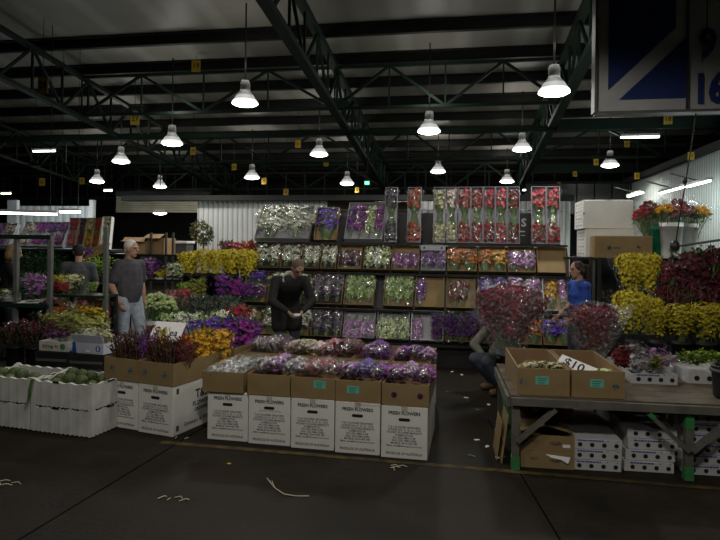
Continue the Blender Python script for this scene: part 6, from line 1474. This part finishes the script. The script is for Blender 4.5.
mb = MB(); mb.box((0, 0, 0), (.07, .02, .03)); mb.ball((.03, 0, .0), (.02, .015, .012), 8, 6); tag(mb.build('small_packet', PAPER, None, False, (g0.x + q.x, g0.y + q.y, q.z), .3), 'small pale packet held in the bending man\'s hands', 'packet')
# woman in blue
g0 = at_d(579, 300, 7.35); fac = -R0 * .97 - FW * .1
person('woman in blue polo shirt with dark ponytail behind the pinkish bouquet', (g0.x, g0.y, 0), fac,
       dict(face=(0, 1, -.12), belly=.14, elL=(-.23, .0, 1.12), wrL=(-.2, .2, .96), elR=(.23, .0, 1.12), wrR=(.2, .2, .96)), .885, BLUEP, False, 0, DJEANS, BLACK, HBROWN, 'tail', collar=BLUEP, female=True)
# crouching person
g0 = at_d(507, 330, 6.95); fac = -R0 * .95 - FW * .25
person('person in sage sweater and dark jeans crouching behind the big red bouquets', (g0.x, g0.y, 0), fac,
       dict(pel=(0, -.08, .32), wst=(0, -.06, .48), che=(0, .04, .68), nek=(0, .14, .82), hed=(0, .22, .96), face=(0, .8, -.5), up=(0, .5, .8), hiL=(-.1, -.04, .34), hiR=(.1, -.04, .34), knL=(-.16, .33, .40), knR=(.16, .33, .38), anL=(-.15, .12, .09), anR=(.15, .08, .09),
            shL=(-.19, .08, .78), elL=(-.25, .30, .53), wrL=(-.16, .22, .40), shR=(.19, .08, .78), elR=(.25, .30, .53), wrR=(.16, .22, .40)), 1.0, SAGE, True, 0, M('blue_jeans', (.06, .07, .1), (.04, .05, .07), 10, .85), M('brown_boots', (.12, .07, .04), None, 6, .6), HBROWN, 'short')
# blond woman at the far edge
g0 = at_d(9, 300, 8.6); fac = R0 * .8 + FW * .5
person('blond woman in black top sorting bunches at the frame edge', (g0.x, g0.y, 0), fac,
       dict(face=(.0, 1, -.25), hed=(0, .06, 1.6), elR=(.24, .12, 1.12), wrR=(.16, .38, 1.06), elL=(-.24, .1, 1.12), wrL=(-.16, .36, 1.06)), .96, BLKC, True, 0, DJEANS, BLACK, HBLOND, 'bob', female=True)
# capped man seen from behind
g0 = at_d(78, 300, 9.0); fac = FW * .9 - R0 * .3
def capf(o, V, f, u, s, RH):
    hd = V['hed']; mb = MB(); mb.lathe([(.092, .03), (.095, .06), (.085, .1), (.05, .128), (0, .135)], 16); mb.v = [tuple(RH @ Vector((x, y * 1.12, z)) + hd) for x, y, z in mb.v]; mb.build('cap_crown', M('navy_cap', (.02, .022, .035), None, 6, .8), o, True)
    mb = MB(); mb.box((0, .13, .04), (.13, .1, .008)); mb.v = [tuple(RH @ Vector(v) + hd) for v in mb.v]; mb.build('cap_brim', M('navy_cap', (.02, .022, .035)), o)
person('man in grey t-shirt and dark cap at the far stall, seen from behind', (g0.x, g0.y, 0), fac,
       dict(elL=(-.26, .05, 1.12), wrL=(-.2, .25, 1.0), elR=(.26, .05, 1.12), wrR=(.2, .25, 1.0)), .955, GREYS, False, 0, DJEANS, BLACK, HBROWN, 'short', extras=capf)

# ------------------------------------------------------------------ world and colour management
w = bpy.data.worlds.new('night'); sc.world = w; w.use_nodes = True; w.node_tree.nodes['Background'].inputs[0].default_value = (.5, .55, .5, 1); w.node_tree.nodes['Background'].inputs[1].default_value = .006
sc.view_settings.view_transform = 'Standard'; sc.view_settings.look = 'None'; sc.view_settings.exposure = 0.0
sc.cycles.use_denoising = True
sc.cycles.max_bounces = 5; sc.cycles.diffuse_bounces = 2; sc.cycles.glossy_bounces = 2; sc.cycles.transparent_max_bounces = 10
sc.cycles.caustics_reflective = False; sc.cycles.caustics_refractive = False
sc.cycles.sample_clamp_indirect = 3.0
